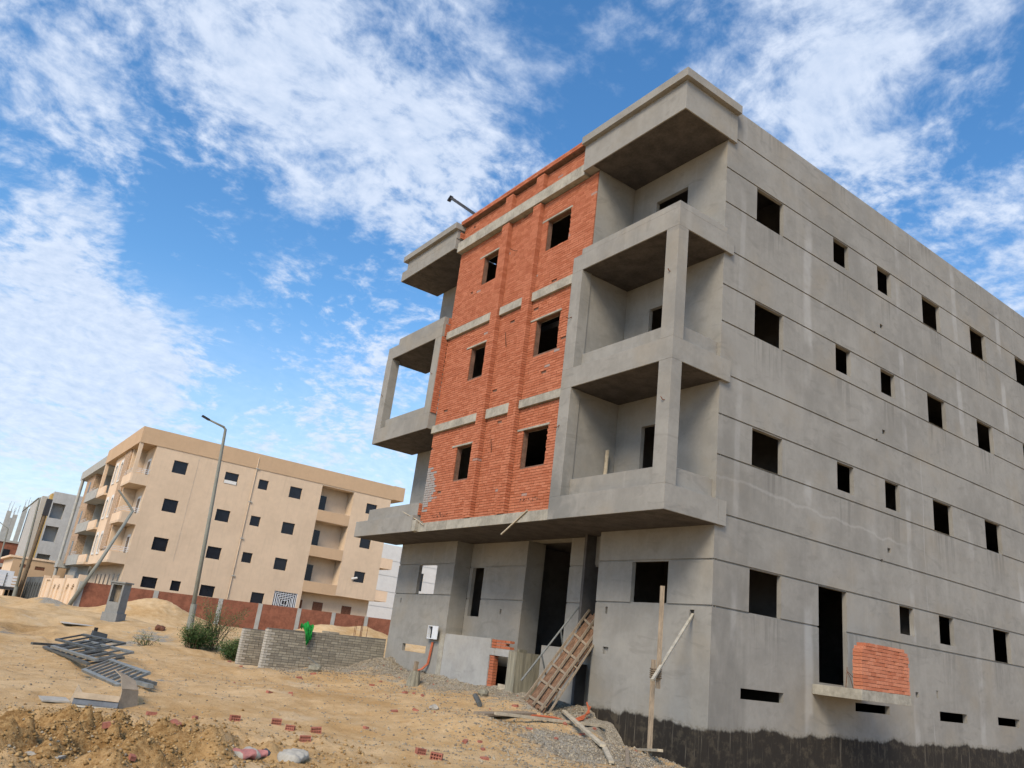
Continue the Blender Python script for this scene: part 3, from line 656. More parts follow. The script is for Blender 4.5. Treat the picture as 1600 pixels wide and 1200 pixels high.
# --- slab and brick pier of the unfinished side balcony
sb = MB().box(3.2, 5.04, -1.10, -.003, 1.505, 1.705).build('side_balcony_slab', 'bare_concrete', bd)
pm = MB().box(3.245, 4.99, -1.085, -.905, 1.706, 2.46).build('brick_pier', 'mortar', bd)
pv = []
for k in range(6):
    o = MB().box(0, .2, -.006, .194, 0, .062, k/5., 0).build('brick', 'pier_brick'); pv.append(o.data); bpy.data.objects.remove(o)
ph = []
for k in range(6):
    o = MB().box(0, .094, -.006, .194, 0, .062, k/5., 0).build('brick', 'pier_brick'); ph.append(o.data); bpy.data.objects.remove(o)
for r_ in range(13):
    z = 1.71+r_*.0695
    ins = .16 if r_ == 12 else (.06 if r_ == 11 else 0)
    x = 3.22+ins+rb.uniform(0, .012); end = 5.02-ins; k = 0
    while x < end-.07:
        half = (r_ % 2 == 0 and k == 0) or end-x < .16 or rb.random() < .12
        instance('brick', (ph if half else pv)[rb.randrange(6)], pm, (x, -1.095+rb.uniform(-.008, .008), z+rb.uniform(-.002, .002)), (0, 0, rb.uniform(-.015, .015)), (.93, 1, 1) if (x+(.1 if half else .21)) > end+.02 else None)
        x += (.1 if half else .2095); k += 1
for i, (a, b) in enumerate((((3.35, -1.0, 1.7), (3.62, -.55, 2.02)), ((3.4, -.8, 1.7), (3.9, -.35, 2.05)), ((3.45, -.6, 1.7), (4.0, -.3, 2.12)), ((3.6, -.95, 1.7), (4.3, -.75, 2.2)), ((4.08, -.5, 1.7), (4.0, -.55, 2.45)), ((4.15, -.5, 1.7), (4.25, -.5, 2.3)), ((3.9, -.9, 1.7), (4.35, -.6, 1.95)))):
    MB().tube([a, ((a[0]+b[0])/2+.02, (a[1]+b[1])/2, (a[2]+b[2])/2+.03), b], .007, 5).build('rebar', 'rust', sb)
# brick jamb and lintel filling of the little plinth door
for r_ in range(15):
    z = .42+r_*.069; MB().box(.02+rv(0, .012), .16, 7.005, 7.195, z, z+.06, rv(0, .5)).build('brick', 'brick', bd)
for r_ in range(3):
    for k in range(4):
        if r_ == 1 and k == 0: continue
        MB().box(.02+rv(0, .012), .16, 6.38+k*.205, 6.375+k*.205+.195, 1.63+r_*.072, 1.69+r_*.072, rv(0, .6)).build('brick', 'brick', bd)
MB().box(.03, .05, 6.38, 6.72, .45, .8).build('door_board', 'wood_pale', bd)
# iron stubs and wires left in the front
for p, q_ in (((FX, 6.35, 12.35), (FX-.16, 6.52, 12.42)), ((FX, 6.3, 9.35), (FX-.12, 6.25, 9.75)), ((FX, 6.35, 6.4), (FX-.1, 6.3, 6.75)), ((BX, 3.25, 9.3), (BX-.14, 3.3, 9.26)), ((BX, 3.3, 6.6), (BX-.1, 3.35, 6.52)), ((BX, .1, 9.45), (BX-.05, .12, 9.5)), ((BX, .05, 6.6), (BX-.06, .1, 6.66)), ((BX, 13.1, 9.2), (BX-.05, 13.12, 9.25)), ((BX, 9.85, 9.3), (BX-.05, 9.86, 9.33))):
    MB().tube([p, ((p[0]+q_[0])/2, (p[1]+q_[1])/2, (p[2]+q_[2])/2-.03), q_], .011, 5).build('iron_stub', 'rust', bd)

# ---------------------------------------------------------------- things standing at the building
def bars(name, items, mat, label, cat, org, group=None): 
    m = MB()
    for a, b, w_, h_ in items: m.bar(a, b, w_, h_)
    return tag(m.build(name, mat, None, org), label, cat, group)
# prop post with its brace
pb = Vector((-1.59, -.12, gz(-1.59, -.12)-.08))
pp = thing('prop_post', pb, 'tall leaning timber prop tied to a white brace before the grey corner wall', 'prop')
top = Vector((-1.52, -.02, 3.03)); mid = pb.lerp(top, .47); dd = (top-pb).normalized()
MB().bar(pb, pb.lerp(top, .56), .085, .075, (1, 1, 0)).build('lower_pole', 'wood', pp)
MB().bar(pb.lerp(top, .40)+Vector((.07, -.06, 0)), top+Vector((.07, -.06, 0)), .08, .07, (1, 1, 0)).build('upper_pole', 'wood', pp)
MB().bar((.04, .49, 2.70), pb.lerp(top, .49)+Vector((-.28, -.26, -.13)), .05, .04).build('brace', 'limed_wood', pp)
m = MB()
for k in range(5):
    c_ = pb.lerp(top, .46+.012*k)+Vector((.035, -.03, 0)); m.tube([c_+Vector((math.cos(t)*.10, math.sin(t)*.10, 0)) for t in np.linspace(0, 2*math.pi, 11)], .012, 5)
m.build('lashing', 'bark', pp)
# timber ramp with handrail leaning into the entrance recess
def ramp():
    bl = Vector((-1.13, 3.98, gz(-1.13, 3.98)+.03)); br = Vector((-1.45, 3.0, gz(-1.45, 3.0)+.04)); tl = Vector((.50, 3.98, 2.68)); tr = Vector((.42, 3.42, 2.38))
    e = thing('plank_ramp', (bl+br)/2, 'steep brown plank ramp with cleats and handrail leaning into the dark entrance', 'ramp')
    def at(s_, t): return bl.lerp(br, s_).lerp(tl.lerp(tr, s_), t)
    n = (br-bl).cross(tl-bl).normalized()
    if n.dot(Vector((-12, -10, 1.6))-bl) < 0: n = -n
    for k in range(6):
        j = rv(0, .012); s0, s1 = (k+.04)/6, (k+.96)/6; t0, t1 = rv(-.01, .01), 1+rv(-.02, .02)
        q4 = [at(s0, t0), at(s1, t0), at(s1, t1), at(s0, t1)]
        MB().hexa([p+n*j for p in q4]+[p+n*(j-.026) for p in q4]).build('plank', 'wood_red', e)
    for k in range(6): MB().bar(at(-.02, .05+k*.17)+n*.03, at(1.02, .05+k*.17)+n*.03, .05, .035, n).build('cleat', 'wood', e)
    for s_ in (.0, .55, 1.0): MB().bar(at(s_, 0)+n*.07, at(s_, 1)+n*.07, .045, .045, n).build('rail', 'wood', e)
    MB().bar(at(-.5, -.02)-n*.02, at(1.08, -.02)-n*.02, .07, .05, n).build('foot_beam', 'wood', e)
    h0 = at(-.55, .02)+Vector((0, 0, .28)); h1 = at(-.25, 1.02)+Vector((0, 0, .36))
    MB().tube([h0, h1], .022, 8).build('handrail', 'light_metal', e)
    for t in (.28, .55, .82): MB().bar(h0.lerp(h1, t), at(0, t), .03, .03).build('handrail_strut', 'grey_metal', e)
    MB().bar(at(1.25, .02), at(1.1, .78), .035, .035, n).build('side_strut', 'wood', e)
    for t in (.25, .5): MB().bar(at(1.0, t)+n*.03, at(1.22-.1*t, t), .03, .03, n).build('strut_tie', 'wood', e)
ramp()
# meter box and conduits on the left bay
mb = thing('meter_box', (-.06, 9.95, 1.66), 'small open white metal meter box on the left bay wall', 'box')
MB().wall(lambda u, v, d: (-.13+d, u, v), 9.99, 10.27, 1.66, 2.02, [(10.01, 10.25, 1.68, 2.0, .10)], .12).build('case', 'white_paint', mb)
MB().box(-.135, -.12, 9.70, 9.985, 1.66, 2.02).build('door', 'white_paint', mb)
MB().box(-.03, -.005, 10.012, 10.248, 1.682, 1.998).build('back_plate', 'grey_metal', mb)
for k, dy in enumerate((0, .055)):
    tag(MB().tube([(-.04, 10.02+dy, 1.58), (-.05, 10.06+dy, 1.2), (-.05, 10.1+dy, .98), (-.16, 10.2+dy, .82), (-.36, 10.35+dy, gz(-.36, 10.35)+.02)], .02, 8).build('conduit', 'orange_pipe', None, (-.2, 10.1, .8)), 'orange conduit running down the left bay wall below the meter box, %s of two' % ('left' if k else 'right'), 'conduit', 'orange conduits')
# orange hoses by the ramp
for k in range(3):
    pts = [(-1.94+.05*k, 2.82-.05*k), (-1.5, 2.62-.04*k), (-1.12-.03*k, 2.5), (-.75, 2.55+.03*k), (-.5+.04*k, 2.75), (-.22-.03*k, 2.95+.03*k)]
    P_ = [(x, y, gz(x, y)+.03+.01*k+(.16 if i == 5 else .06 if i == 4 else 0)) for i, (x, y) in enumerate(pts)]
    tag(MB().tube(P_, .017, 6).build('hose', 'orange_pipe', None, P_[2]), 'orange plastic hose beside the foot of the plank ramp, %s of three' % ('farthest', 'middle', 'nearest')[k], 'hose', 'orange hoses by the ramp')
# planks on the ground
def plank(a, b, w_, h_, mat, label, lift=.03):
    za, zb = gz(*a)+lift, gz(*b)+lift
    for t in np.linspace(.1, .9, 9):
        g_ = gz(a[0]+(b[0]-a[0])*t, a[1]+(b[1]-a[1])*t)+h_*.4-(za+(zb-za)*t)
        if g_ > 0: za += g_*.8; zb += g_*.8
    return bars('plank', [((*a, za), (*b, zb), w_, h_)], mat, label, 'plank', ((a[0]+b[0])/2, (a[1]+b[1])/2, (za+zb)/2))
plank((-3.3, 2.55), (-1.75, 2.98), .28, .05, 'wood', 'wide grey plank lying on sand left of the ramp foot', .05)
plank((-3.15, 2.25), (-.40, 2.30), .07, .05, 'wood_pale', 'long pale batten lying level across the rubble', .06)
plank((-.95, 2.95), (-2.55, 0.0), .09, .04, 'wood_pale', 'pale board crossing the long batten on the rubble', .07)
plank((-2.23, .37), (-3.13, -.84), .08, .035, 'wood_pale', 'short pale board at the lower edge of the rubble heap', .05)
plank((-1.9, .1), (-2.9, -.95), .06, .035, 'wood', 'grey weathered board beside the short pale one on the rubble', .04)
plank((-.75, 1.15), (-2.0, -.75), .09, .04, 'wood_pale', 'pale board sloping into the trench beside the prop', .06)
tag(MB().bar((-.40, 2.9, 4.96), (-.33, 2.95, 6.25), .09, .03).build('timber_offcut', 'wood_pale', None, (-.4, 2.9, 4.96)), 'pale timber standing in the first floor corner balcony', 'timber')
tag(MB().bar((-1.44, 5.24, 4.20), (-1.44, 4.30, 4.72), .03, .03).build('stick', 'wood_pale', None, (-1.44, 4.3, 4.7)), 'thin stick hanging from the slab edge below the brick wall', 'stick')
tag(MB().tube([(-1.44, 9.1, 4.62), (-1.46, 9.5, 4.80), (-1.56, 9.9, 4.95), (-1.58, 10.2, 5.05)], .012, 5).build('cable', 'wood_pale', None, (-1.45, 9.3, 4.7)), 'thin pale cable hanging on the left slab end', 'cable')
tag(MB().tube([(-1.8, 4.95, gz(-1.8, 4.95)+.05), (-2.35, 3.95, gz(-2.35, 3.95)+.05)], .055, 12).build('plastic_pipe', 'grey_metal', None, (-2.1, 4.4, gz(-2.1, 4.4))), 'short grey plastic pipe lying left of the entrance', 'pipe')
sx, sy = -1.22, 8.76
st = thing('timber_stump', (sx, sy, gz(sx, sy)-.05), 'short mortar crusted timber stump standing before the left bay', 'stump')
MB().tube([(sx, sy, gz(sx, sy)-.05), (sx+.02, sy, gz(sx, sy)+.2), (sx+.03, sy, gz(sx, sy)+.34)], [.19, .15, .12], 9).build('mortar_lump', 'board_concrete', st)
MB().bar((sx, sy, gz(sx, sy)+.1), (sx+.02, sy, gz(sx, sy)+.58), .09, .09).build('timber', 'wood', st)
tag(MB().bar((-.35, 8.1, 13.75), (-1.47, 10.72, 15.98), .10, .09).bar((-1.47, 10.62, 15.98), (-1.47, 10.80, 15.86), .12, .06).build('hoist_beam', 'dark_metal', None, (-.35, 8.1, 13.75)), 'dark steel hoist beam sticking up over the brick parapet', 'beam')

# ---------------------------------------------------------------- low grey brick walls
def gwall(name, x0, x1, y0, th, zb0, zb1, zt0, zt1, label, n_ind):
    e = thing(name, ((x0+x1)/2, y0, min(zb0, zb1)), label, 'wall')
    core = MB().hexa([(x0+.02, y0+.014, zb0-.3), (x1, y0+.014, zb1-.3), (x1, y0+th-.014, zb1-.3), (x0+.02, y0+th-.014, zb0-.3), (x0+.02, y0+.014, zt0-.01), (x1, y0+.014, zt1-.01), (x1, y0+th-.014, zt1-.01), (x0+.02, y0+th-.014, zt0-.01)]).build('wall_core', 'mortar_grey', e)
    allb = []; z = min(zb0, zb1)-.2; r_ = 0
    while z < max(zt0, zt1):
        x = x0; first = True
        while x < x1-.03:
            ln = .11 if (first and r_ % 2) else (.22 if rb.random() > .15 else .12); first = False
            t = (x-x0)/(x1-x0); zt = zt0+(zt1-zt0)*t+.05*math.sin(x*2.3); zb = zb0+(zb1-zb0)*t-.2
            if zb < z < zt-.05: allb.append((x+.006, min(x+ln, x1)-.006, z+.005, z+.064, rb.random(), first))
            x += ln
        z += .071; r_ += 1
    fullb = [b for b in allb if abs(b[1]-b[0]-.208) < .002 and b[0] > x0+.25]
    fullb = sorted(fullb, key=lambda b: -b[2])[:n_ind]; ids = set(id(b) for b in fullb)
    vv = []
    for k in range(6):
        o = MB().box(0, .208, 0, .03, 0, .059, k/5.).build('brick', 'grey_brick'); vv.append(o.data); bpy.data.objects.remove(o)
    m = MB(); mp = MB()
    for b in allb:
        if id(b) in ids: instance('brick', vv[int(b[4]*5.99)], core, (b[0], y0-rb.uniform(0, .012), b[2]))
        elif b[0] < x0+.05: mp.box(b[0]-.006, b[1], y0-.004, y0+th, b[2], b[3], .95)
        else: m.box(b[0], b[1], y0-rb.uniform(0, .012), y0+.03, b[2], b[3], b[4])
    o = m.build('brick_field', 'grey_brick', core); o['kind'] = 'stuff'
    o = mp.build('end_bricks', 'sunlit_brick', core); o['kind'] = 'stuff'
gwall('low_brick_wall', -3.85, -.03, 12.90, .24, .30, .70, 1.42, 1.50, 'long low grey brick wall with a green cloth on it, joining the left bay', 290)
gwall('low_brick_wall', -3.52, -.6, 16.0, .24, .12, .2, 1.30, 1.30, 'shorter low grey brick wall behind the long one, ending in a pier coloured as sunlit', 60)
# green cloth draped over the wall
def cloth():
    vs_, fs_ = [], []
    nu, nv = 20, 26
    for j in range(nv):
        t = j/(nv-1)
        for i in range(nu):
            s_ = i/(nu-1)-.5
            wd = .27*(1-.5*max(0, (t-.45))/.55)+.03*math.sin(t*9)
            fold = .035*math.sin(s_*26+t*4)+.025*math.sin(s_*47-t*7)
            if t < .3: y = 13.15-.28*t/.3; z = 1.55+.10*math.sin(t/.3*math.pi)+fold*.8+.05*math.cos(s_*9)
            else: y = 12.87-.05*math.sin((t-.3)*4)+fold-.04; z = 1.55-(t-.3)/.7*(.42+.08*math.cos(s_*6))
            vs_.append((-2.68+s_*wd*(1+.2*math.sin(t*5))+.03*t, y, z))
    m = MB(); m.v = vs_
    for j in range(nv-1):
        for i in range(nu-1): a = j*nu+i; m.f.append((a, a+1, a+nu+1, a+nu)); m.a.append(0); m.g.append(0)
    o = m.build('green_cloth', 'green_cloth', None, (-2.68, 12.9, 1.1), True)
    sd = o.modifiers.new('thick', 'SOLIDIFY'); sd.thickness = .012
    tag(o, 'crumpled bright green cloth hanging over the low grey brick wall', 'cloth')
cloth()
for k in range(6):
    x = 2.2+.1*k+rv(-.02, .02); y = 20+rv(-.2, .2)
    tag(MB().tube([(x, y, gz(x, y)-.1), (x+rv(-.03, .03), y, 2.0+rv(0, .15))], .011, 5).build('starter_bar', 'rust', None, (x, y, gz(x, y))), 'thin rusty reinforcement bar behind the low brick wall, %s of six upright bars' % ('leftmost', 'second from left', 'third from left', 'third from right', 'second from right', 'rightmost')[k], 'rebar', 'upright starter bars')

# ---------------------------------------------------------------- street lamps, cabinet, poles
def lamp(base, knee, tip, label, r0=.088):
    e = thing('street_lamp', base, label, 'street lamp')
    base = Vector(base); knee = Vector(knee); tip = Vector(tip)
    k0 = base.lerp(knee, .955)
    MB().tube([base-Vector((0, 0, .3)), base.lerp(knee, .5), k0, knee, knee.lerp(tip, .12)+Vector((0, 0, .06)), tip], [r0, r0*.85, r0*.68, r0*.62, r0*.55, r0*.42], 12).build('pole', 'pole_paint', e, None, True)
    MB().tube([base-Vector((0, 0, .1)), base.lerp(knee, .12)], [r0*1.45, r0*1.3], 12).build('sleeve', 'pole_paint', e)
    d = (tip-knee).normalized(); MB().bar(tip-d*.05, tip+d*.28, .11, .07).build('lamp_head', 'dark_metal', e)
lamp((-3.47, 22.6, gz(-3.47, 22.6)), (-3.95, 22.6, 8.86), (-4.75, 22.5, 9.08), 'tall grey street lamp leaning left before the cream building')
lp = thing('fallen_lamp_pole', (-4.7, 46.4, gz(-4.7, 46.4)), 'broken street lamp pole leaning right with its bent top, left of the red boundary wall', 'street lamp')
MB().tube([(-4.75, 46.4, gz(-4.7, 46.4)-.2), (-3.6, 46.4, 4.0), (-2.55, 46.4, 7.35)], [.13, .11, .09], 10).build('pole', 'pole_paint', lp, None, True)
MB().tube([(-2.55, 46.4, 7.33), (-2.95, 46.4, 7.75), (-3.75, 46.4, 8.5)], [.08, .075, .06], 8).build('bent_arm', 'pole_paint', lp)
lamp((-5.4, 75, gz(-5.4, 75)), (-5.83, 75, 9.9), (-6.7, 75, 8.6), 'tall street lamp with dark upper pole beside the parked truck', .13)
lamp((-5.3, 110, gz(-5.3, 110)), (-5.6, 110, 8.7), (-6.6, 110, 9.3), 'farthest street lamp at the left edge of the street', .12)
ut = thing('utility_pole', (-4.9, 78, gz(-4.9, 78)), 'thick brown utility pole with a dark top box before the far grey building', 'pole')
MB().tube([(-4.9, 78, .3), (-4.75, 78, 9.0)], [.2, .16], 10).build('pole', 'bark', ut); MB().box(-5.0, -4.5, 77.8, 78.2, 8.6, 10.2).build('top_box', 'dark_metal', ut)
kx, ky = -5.05, 29.3; kz = gz(kx, ky)
ke = thing('utility_cabinet', (kx, ky, kz-.1), 'small concrete electricity cabinet pillar with open side before the red wall', 'cabinet')
MB().box(kx-.36, kx+.36, ky-.36, ky+.36, kz-.2, kz+.34).build('base', 'cabinet_grey', ke)
MB().box(kx-.30, kx+.30, ky-.30, ky+.30, kz+.34, kz+.72).build('pedestal', 'cabinet_grey', ke)
MB().wall(lambda u, v, d: (kx-.30+d, u, v), ky-.3, ky+.3, kz+.72, kz+1.62, [(ky-.22, ky+.22, kz+.8, kz+1.54, .3)], .58).build('body', 'cabinet_grey', ke)
MB().box(kx-.02, kx+.0, ky-.215, ky+.215, kz+.81, kz+1.53).build('back_panel', 'wood', ke); MB().box(kx-.36, kx+.34, ky-.36, ky+.36, kz+1.62, kz+1.68).build('cap', 'cabinet_grey', ke)
ke.rotation_euler.z = RAD(48)

# ---------------------------------------------------------------- red boundary wall
rw = thing('boundary_wall', (6.8, 46.5, .5), 'long dark red brick boundary wall with grey concrete piers before the cream building', 'wall')
prev = -4.4
for k, x in enumerate((-4.4, .05, 4.3, 7.1, 10.0, 12.7, 15.4, 18.4, 21.5)):
    if k: MB().hexa([(prev+.3, 46.5, -.2), (x, 46.5, -.2), (x, 46.72, -.2), (prev+.3, 46.72, -.2), (prev+.3, 46.5, 2.58+.012*prev), (x, 46.5, 2.58+.012*x), (x, 46.72, 2.58+.012*x), (prev+.3, 46.72, 2.58+.012*prev)]).build('brick_panel', 'red_wall', rw)
    MB().box(x, x+.3, 46.47, 46.75, -.2, 2.59+.012*x).build('pier', 'stone_grey', rw); prev = x
# street fence with arches and gate beyond it (x = -4.3)
ga = thing('arched_fence', (-4.3, 56, .7), 'cream street fence with tall arched niches beyond the red wall end', 'fence')
def arches(u0, ns, w_, gap, z0, z1):
    out = []
    for k in range(ns):
        a = u0+k*(w_+gap); out.append((a, a+w_, z0, z1-.25, .12)); out.append((a+w_*.12, a+w_*.88, z1-.25, z1-.1, .12)); out.append((a+w_*.3, a+w_*.7, z1-.1, z1, .12))
    return out
MB().wall(lambda u, v, d: (-4.35+d, u, v), 47.2, 66, -.2, 2.72, arches(48.6, 2, 1.6, .8, .2, 2.35)+arches(55.6, 2, 1.5, .8, .2, 2.3)+[(62, 64.5, -.1, 2.6, .1)], .25).build('wall', 'cream_sunlit', ga)
for y in (47.2, 53.4, 60.5, 66): MB().box(-4.45, -4.0, y-.25, y+.25, -.2, 2.95).build('pier', 'cream', ga)
gt = thing('metal_gate', (-4.3, 74, .7), 'grey metal double gate with arched tracery beside the far street lamp', 'gate')
for k in range(4): MB().wall(lambda u, v, d: (-4.3+d, u, v), 66.5+k*3.9, 70.2+k*3.9, .4, 2.85, arches(66.8+k*3.9, 2, 1.2, .5, .5, 2.4), .2).build('gate_leaf', 'grey_metal', gt)

# ---------------------------------------------------------------- cream apartment building
CY = 55.
cb = thing('cream_building', (9.2, 62, .6), 'cream four storey apartment building with tan roof band and dark windows', 'building')
rec = []; wins = []
TP = (12.66, 9.6, 6.62)
for i, t in enumerate(TP):
    for a, b, h in ((.88, 1.97, .98), (4.97, 6.08, .93), (7.8, 8.62, .8), (10.54, 11.63, .95), (17.82, 18.87, .92)): wins.append((a, b, t-h, t))
    rec.append((13.36, 16.42, t-1.45, t+.68, 1.3))
for a, b, z0 in ((.8, 1.9, 2.85), (2.93, 3.64, 2.9), (5.15, 6.27, 2.8), (9.23, 10.29, 2.8)): wins.append((a, b, z0, 3.64))
TT = 1.3
rc = [(a, b, c_, d, .16) for a, b, c_, d in wins]+rec+[(13.4, 20.3, -.2, 4.32, 1.0), (11.08, 13.08, 2.3, 4.0, .12)]
MB().wall(lambda u, v, d: (u, CY+d, v), -.63, 20.15, -.3, 13.45, rc, TT, back=False).build('side_wall', 'cream', cb)
MB().box(-.625, 20.15, CY+1.31, 70, -.3, 13.44).build('body', 'cream', cb)
MB().box(-1.92, 20.3, CY-.05, 70.1, 13.452, 14.72).build('roof_band', 'tan', cb)
MB().box(20.302, 21.4, CY-.04, 60, 13.5, 14.76).build('roof_canopy', 'tan', cb)
for z in (10.25, 7.25, 4.4): MB().box(20.152, 21.35, CY+.02, 60, z, z+.9).build('rear_balcony', 'cream_sunlit', cb)
for t in TP: MB().box(13.37, 16.41, CY-.01, CY+.14, t-2.35, t-1.46).build('balcony_parapet', 'tan', cb); MB().box(13.62, 14.45, CY+1.27, CY+1.305, t-1.5, t-.02).build('door', 'glass', cb)
for a, b, z0, z1 in wins:
    o = MB().box(a+.002, b-.002, CY+.13, CY+.15, z0+.002, z1-.002).build('window', 'glass', cb)
for a, b in ((13.42, 13.98), (14.95, 15.86), (17.65, 18.56)): MB().box(a, b, CY+.975, CY+.995, 2.9, 3.6).build('shutter', 'rust', cb)
gm = MB()
for k in range(6):
    a, b, c_, d = 11.1+k*.14, 13.06-k*.14, 2.32+k*.13, 3.98-k*.13
    for p, q_ in (((a, c_), (b, c_)), ((b, c_), (b, d)), ((b, d), (a, d)), ((a, d), (a, c_))): gm.bar((p[0], CY+.05, p[1]), (q_[0], CY+.05, q_[1]), .045, .03, (0, 1, 0))
for k in range(9): gm.bar((11.2+k*.22, CY+.06, 2.33), (11.2+k*.22, CY+.06, 3.97), .025, .02, (0, 1, 0))
gm.build('window_grille', 'white_paint', cb); MB().box(11.09, 13.07, CY+.10, CY+.118, 2.31, 3.99).build('window', 'glass', cb)
MB().tube([(7.36, CY-.06, 2.6), (7.36, CY-.06, 14.4)], .04, 8).build('drain_pipe', 'cream', cb)
for z in (4.6, 7.6, 10.6, 13.4): MB().box(7.30, 7.6, CY-.10, CY-.002, z, z+.08).build('pipe_bracket', 'stone_grey', cb)
MB().box(5.0, 6.0, CY-.04, CY+.12, 11.74, 12.0).build('window_sill', 'white_trim', cb)
MB().tube([(17.6, CY-.05, 5.9), (18.1, CY-.12, 6.05)], .09, 8).build('wall_pipe', 'white_wall', cb)
MB().tube([(2.7, CY-.02, 13.4), (2.66, CY-.02, 5.0)], .005, 4).build('hanging_cable', 'stone_grey', cb)
# street front of the cream building
fx = -.63
MB().wall(lambda u, v, d: (-1.60+d, u, v), 58.6, 66.0, 4.3, 13.45, [(y0, y0+.75, z, z+1.5, .14) for y0 in (61.9, 64.2) for z in (5.2, 8.2, 11.2)], .96).build('front_bay', 'cream_sunlit', cb)
MB().box(-1.72, -1.602, 58.9, 61.3, 5.4, 14.9).build('stone_strip', 'rubble_stone', cb)
for y0 in (61.9, 64.2):
    for z in (5.2, 8.2, 11.2):
        MB().box(-1.48, -1.462, y0+.01, y0+.74, z+.01, z+1.49).build('window', 'glass', cb)
        MB().wall(lambda u, v, d: (-1.66+d, u, v), y0-.2, y0+.95, z-.15, z+1.75, [(y0, y0+.75, z, z+1.42, .06), (y0+.12, y0+.63, z+1.42, z+1.52, .06)], .055).build('window_surround', 'white_trim', cb)
for z in (4.28, 7.25, 10.25):
    b_ = MB().box(-1.9, fx-.003, CY+.02, 58.59, z, z+.18).build('corner_balcony', 'cream', cb)
    MB().box(-1.9, -1.78, CY+.02, 58.59, z+.181, z+.82).build('parapet', 'cream_sunlit', b_); MB().box(-1.779, fx-.003, CY+.02, CY+.14, z+.181, z+.82).build('parapet', 'cream', b_)
    for k in range(3): MB().tube([(-1.84, 58.5, z+.95+.13*k), (-1.84, CY+.08, z+.95+.13*k), (fx, CY+.08, z+.95+.13*k)], .018, 5).build('rail', 'white_paint', b_)
    MB().box(fx-.03, fx-.004, 55.9, 56.8, z+.19, z+2.1).build('balcony_door', 'glass', b_); MB().box(fx-.02, fx-.002, 55.7, 57.0, z+.19, z+2.3).build('door_surround', 'white_trim', b_)
    b_ = MB().box(-1.9, fx-.003, 66.01, 70.0, z, z+.18).build('corner_balcony', 'cream', cb)
    MB().box(-1.9, -1.78, 66.01, 70.0, z+.181, z+.82).build('parapet', 'cream_sunlit', b_)
MB().box(-1.88, -1.62, CY+.03, CY+.3, 11.08, 13.45).build('corner_post', 'cream', cb); MB().box(-1.88, -1.62, 69.6, 69.95, 11.08, 13.45).build('corner_post', 'cream_sunlit', cb)
for k in range(6): MB().box(fx-.012, fx-.003, 56.0+k*1.9, 56.55+k*1.9, 2.75, 3.6).build('window', 'glass', cb)

# ---------------------------------------------------------------- further houses along the street
gb = thing('grey_building', (8, 77.5, .6), 'grey unfinished building with deep balconies and pinkish stone strips, beyond the cream one', 'building')
MB().wall(lambda u, v, d: (-.75+d, u, v), 70.3, 85, -.3, 13.4, [(71, 77, z, z+2.4, 1.0) for z in (5, 8.1, 11.0)]+[(y, y+.8, 2.3, 3.4, .1) for y in (71.5, 74, 76.5, 79)], 1.1, back=False).build('front_wall', 'stone_grey', gb)
MB().box(.36, 18, 70.3, 85, -.3, 13.4).build('body', 'stone_grey', gb)
MB().box(-1.9, 18.2, 70.25, 85.2, 13.402, 14.3).build('roof_band', 'stone_grey', gb)
MB().box(-1.5, -.752, 77.3, 82.5, 4.6, 13.4).build('stone_strip', 'rubble_stone', gb)
for z in (5.3, 8.3, 11.3): MB().box(-1.512, -1.501, 79.3, 80.2, z, z+1.5).build('window', 'glass', gb)
for z in (4.3, 7.35, 10.35): 
    b_ = MB().box(-1.9, -.752, 70.4, 77.28, z, z+.9).build('balcony', 'stone_grey', gb)
    for k in range(3): MB().tube([(-1.7, 77.2, z+1.0+.14*k), (-1.7, 73.8, z+1.0+.14*k)], .02, 5).build('rail', 'white_paint', b_)
MB().box(-1.95, -.752, 82.6, 85, 4.2, 4.9).build('canopy', 'stone_grey', gb)
MB().tube([(-1.75, 84.2, .3), (-1.75, 84.2, 13.4)], .16, 8).build('column', 'stone_grey', gb)
gr = thing('garage_house', (-1, 92, .6), 'low peach single storey house with two vent slots beyond the grey gate', 'building')
MB().wall(lambda u, v, d: (u, 86+d, v), -5.6, 4, -.3, 4.65, [(-4.9, -3.95, 3.75, 4.1, .1), (-3.5, -2.6, 3.7, 4.05, .1)], .3).build('side_wall', 'tan', gr)
MB().box(-5.6, 4, 86.302, 99, -.3, 4.64).build('body', 'cream_sunlit', gr); MB().box(-6.0, 4.1, 85.9, 99.2, 4.652, 4.85).build('roof_slab', 'cream_sunlit', gr)
for a, b in ((-4.9, -3.95), (-3.5, -2.6)): MB().box(a+.005, b-.005, 86.06, 86.09, 3.71, 4.09).build('vent', 'rust', gr)
wb = thing('yellow_edged_building', (4, 112, .5), 'pale grey building with yellow edge strips and corner balconies, far down the street', 'building')
MB().wall(lambda u, v, d: (u, 105+d, v), -2.2, 12, -.3, 13.9, [(-2.0, -.55, z, z+1.9, 1.2) for z in (10.6, 7.7, 4.2)]+[(1.4, 2.2, z, z+1.2, .12) for z in (11, 8, 5)], 1.3, back=False).build('side_wall', 'offwhite', wb)
MB().box(-2.2, 12, 106.31, 122, -.3, 13.88).build('body', 'offwhite', wb)
MB().box(-2.45, -2.203, 105.02, 107, 4.0, 13.6).build('edge_strip', 'yellow', wb); MB().box(-3.2, -2.63, 107, 121, 4.0, 13.3).build('front_bay', 'offwhite', wb)
for z in (11, 8, 5): MB().box(1.41, 2.19, 105.08, 105.1, z+.01, z+1.19).build('window', 'glass', wb); MB().box(1.0, 2.6, 104.3, 104.99, z+1.5, z+1.62).build('canopy', 'stone_grey', wb)
fb = thing('brick_skeleton_building', (-3, 132, .5), 'far red brick building with bare grey columns rising above it', 'building')
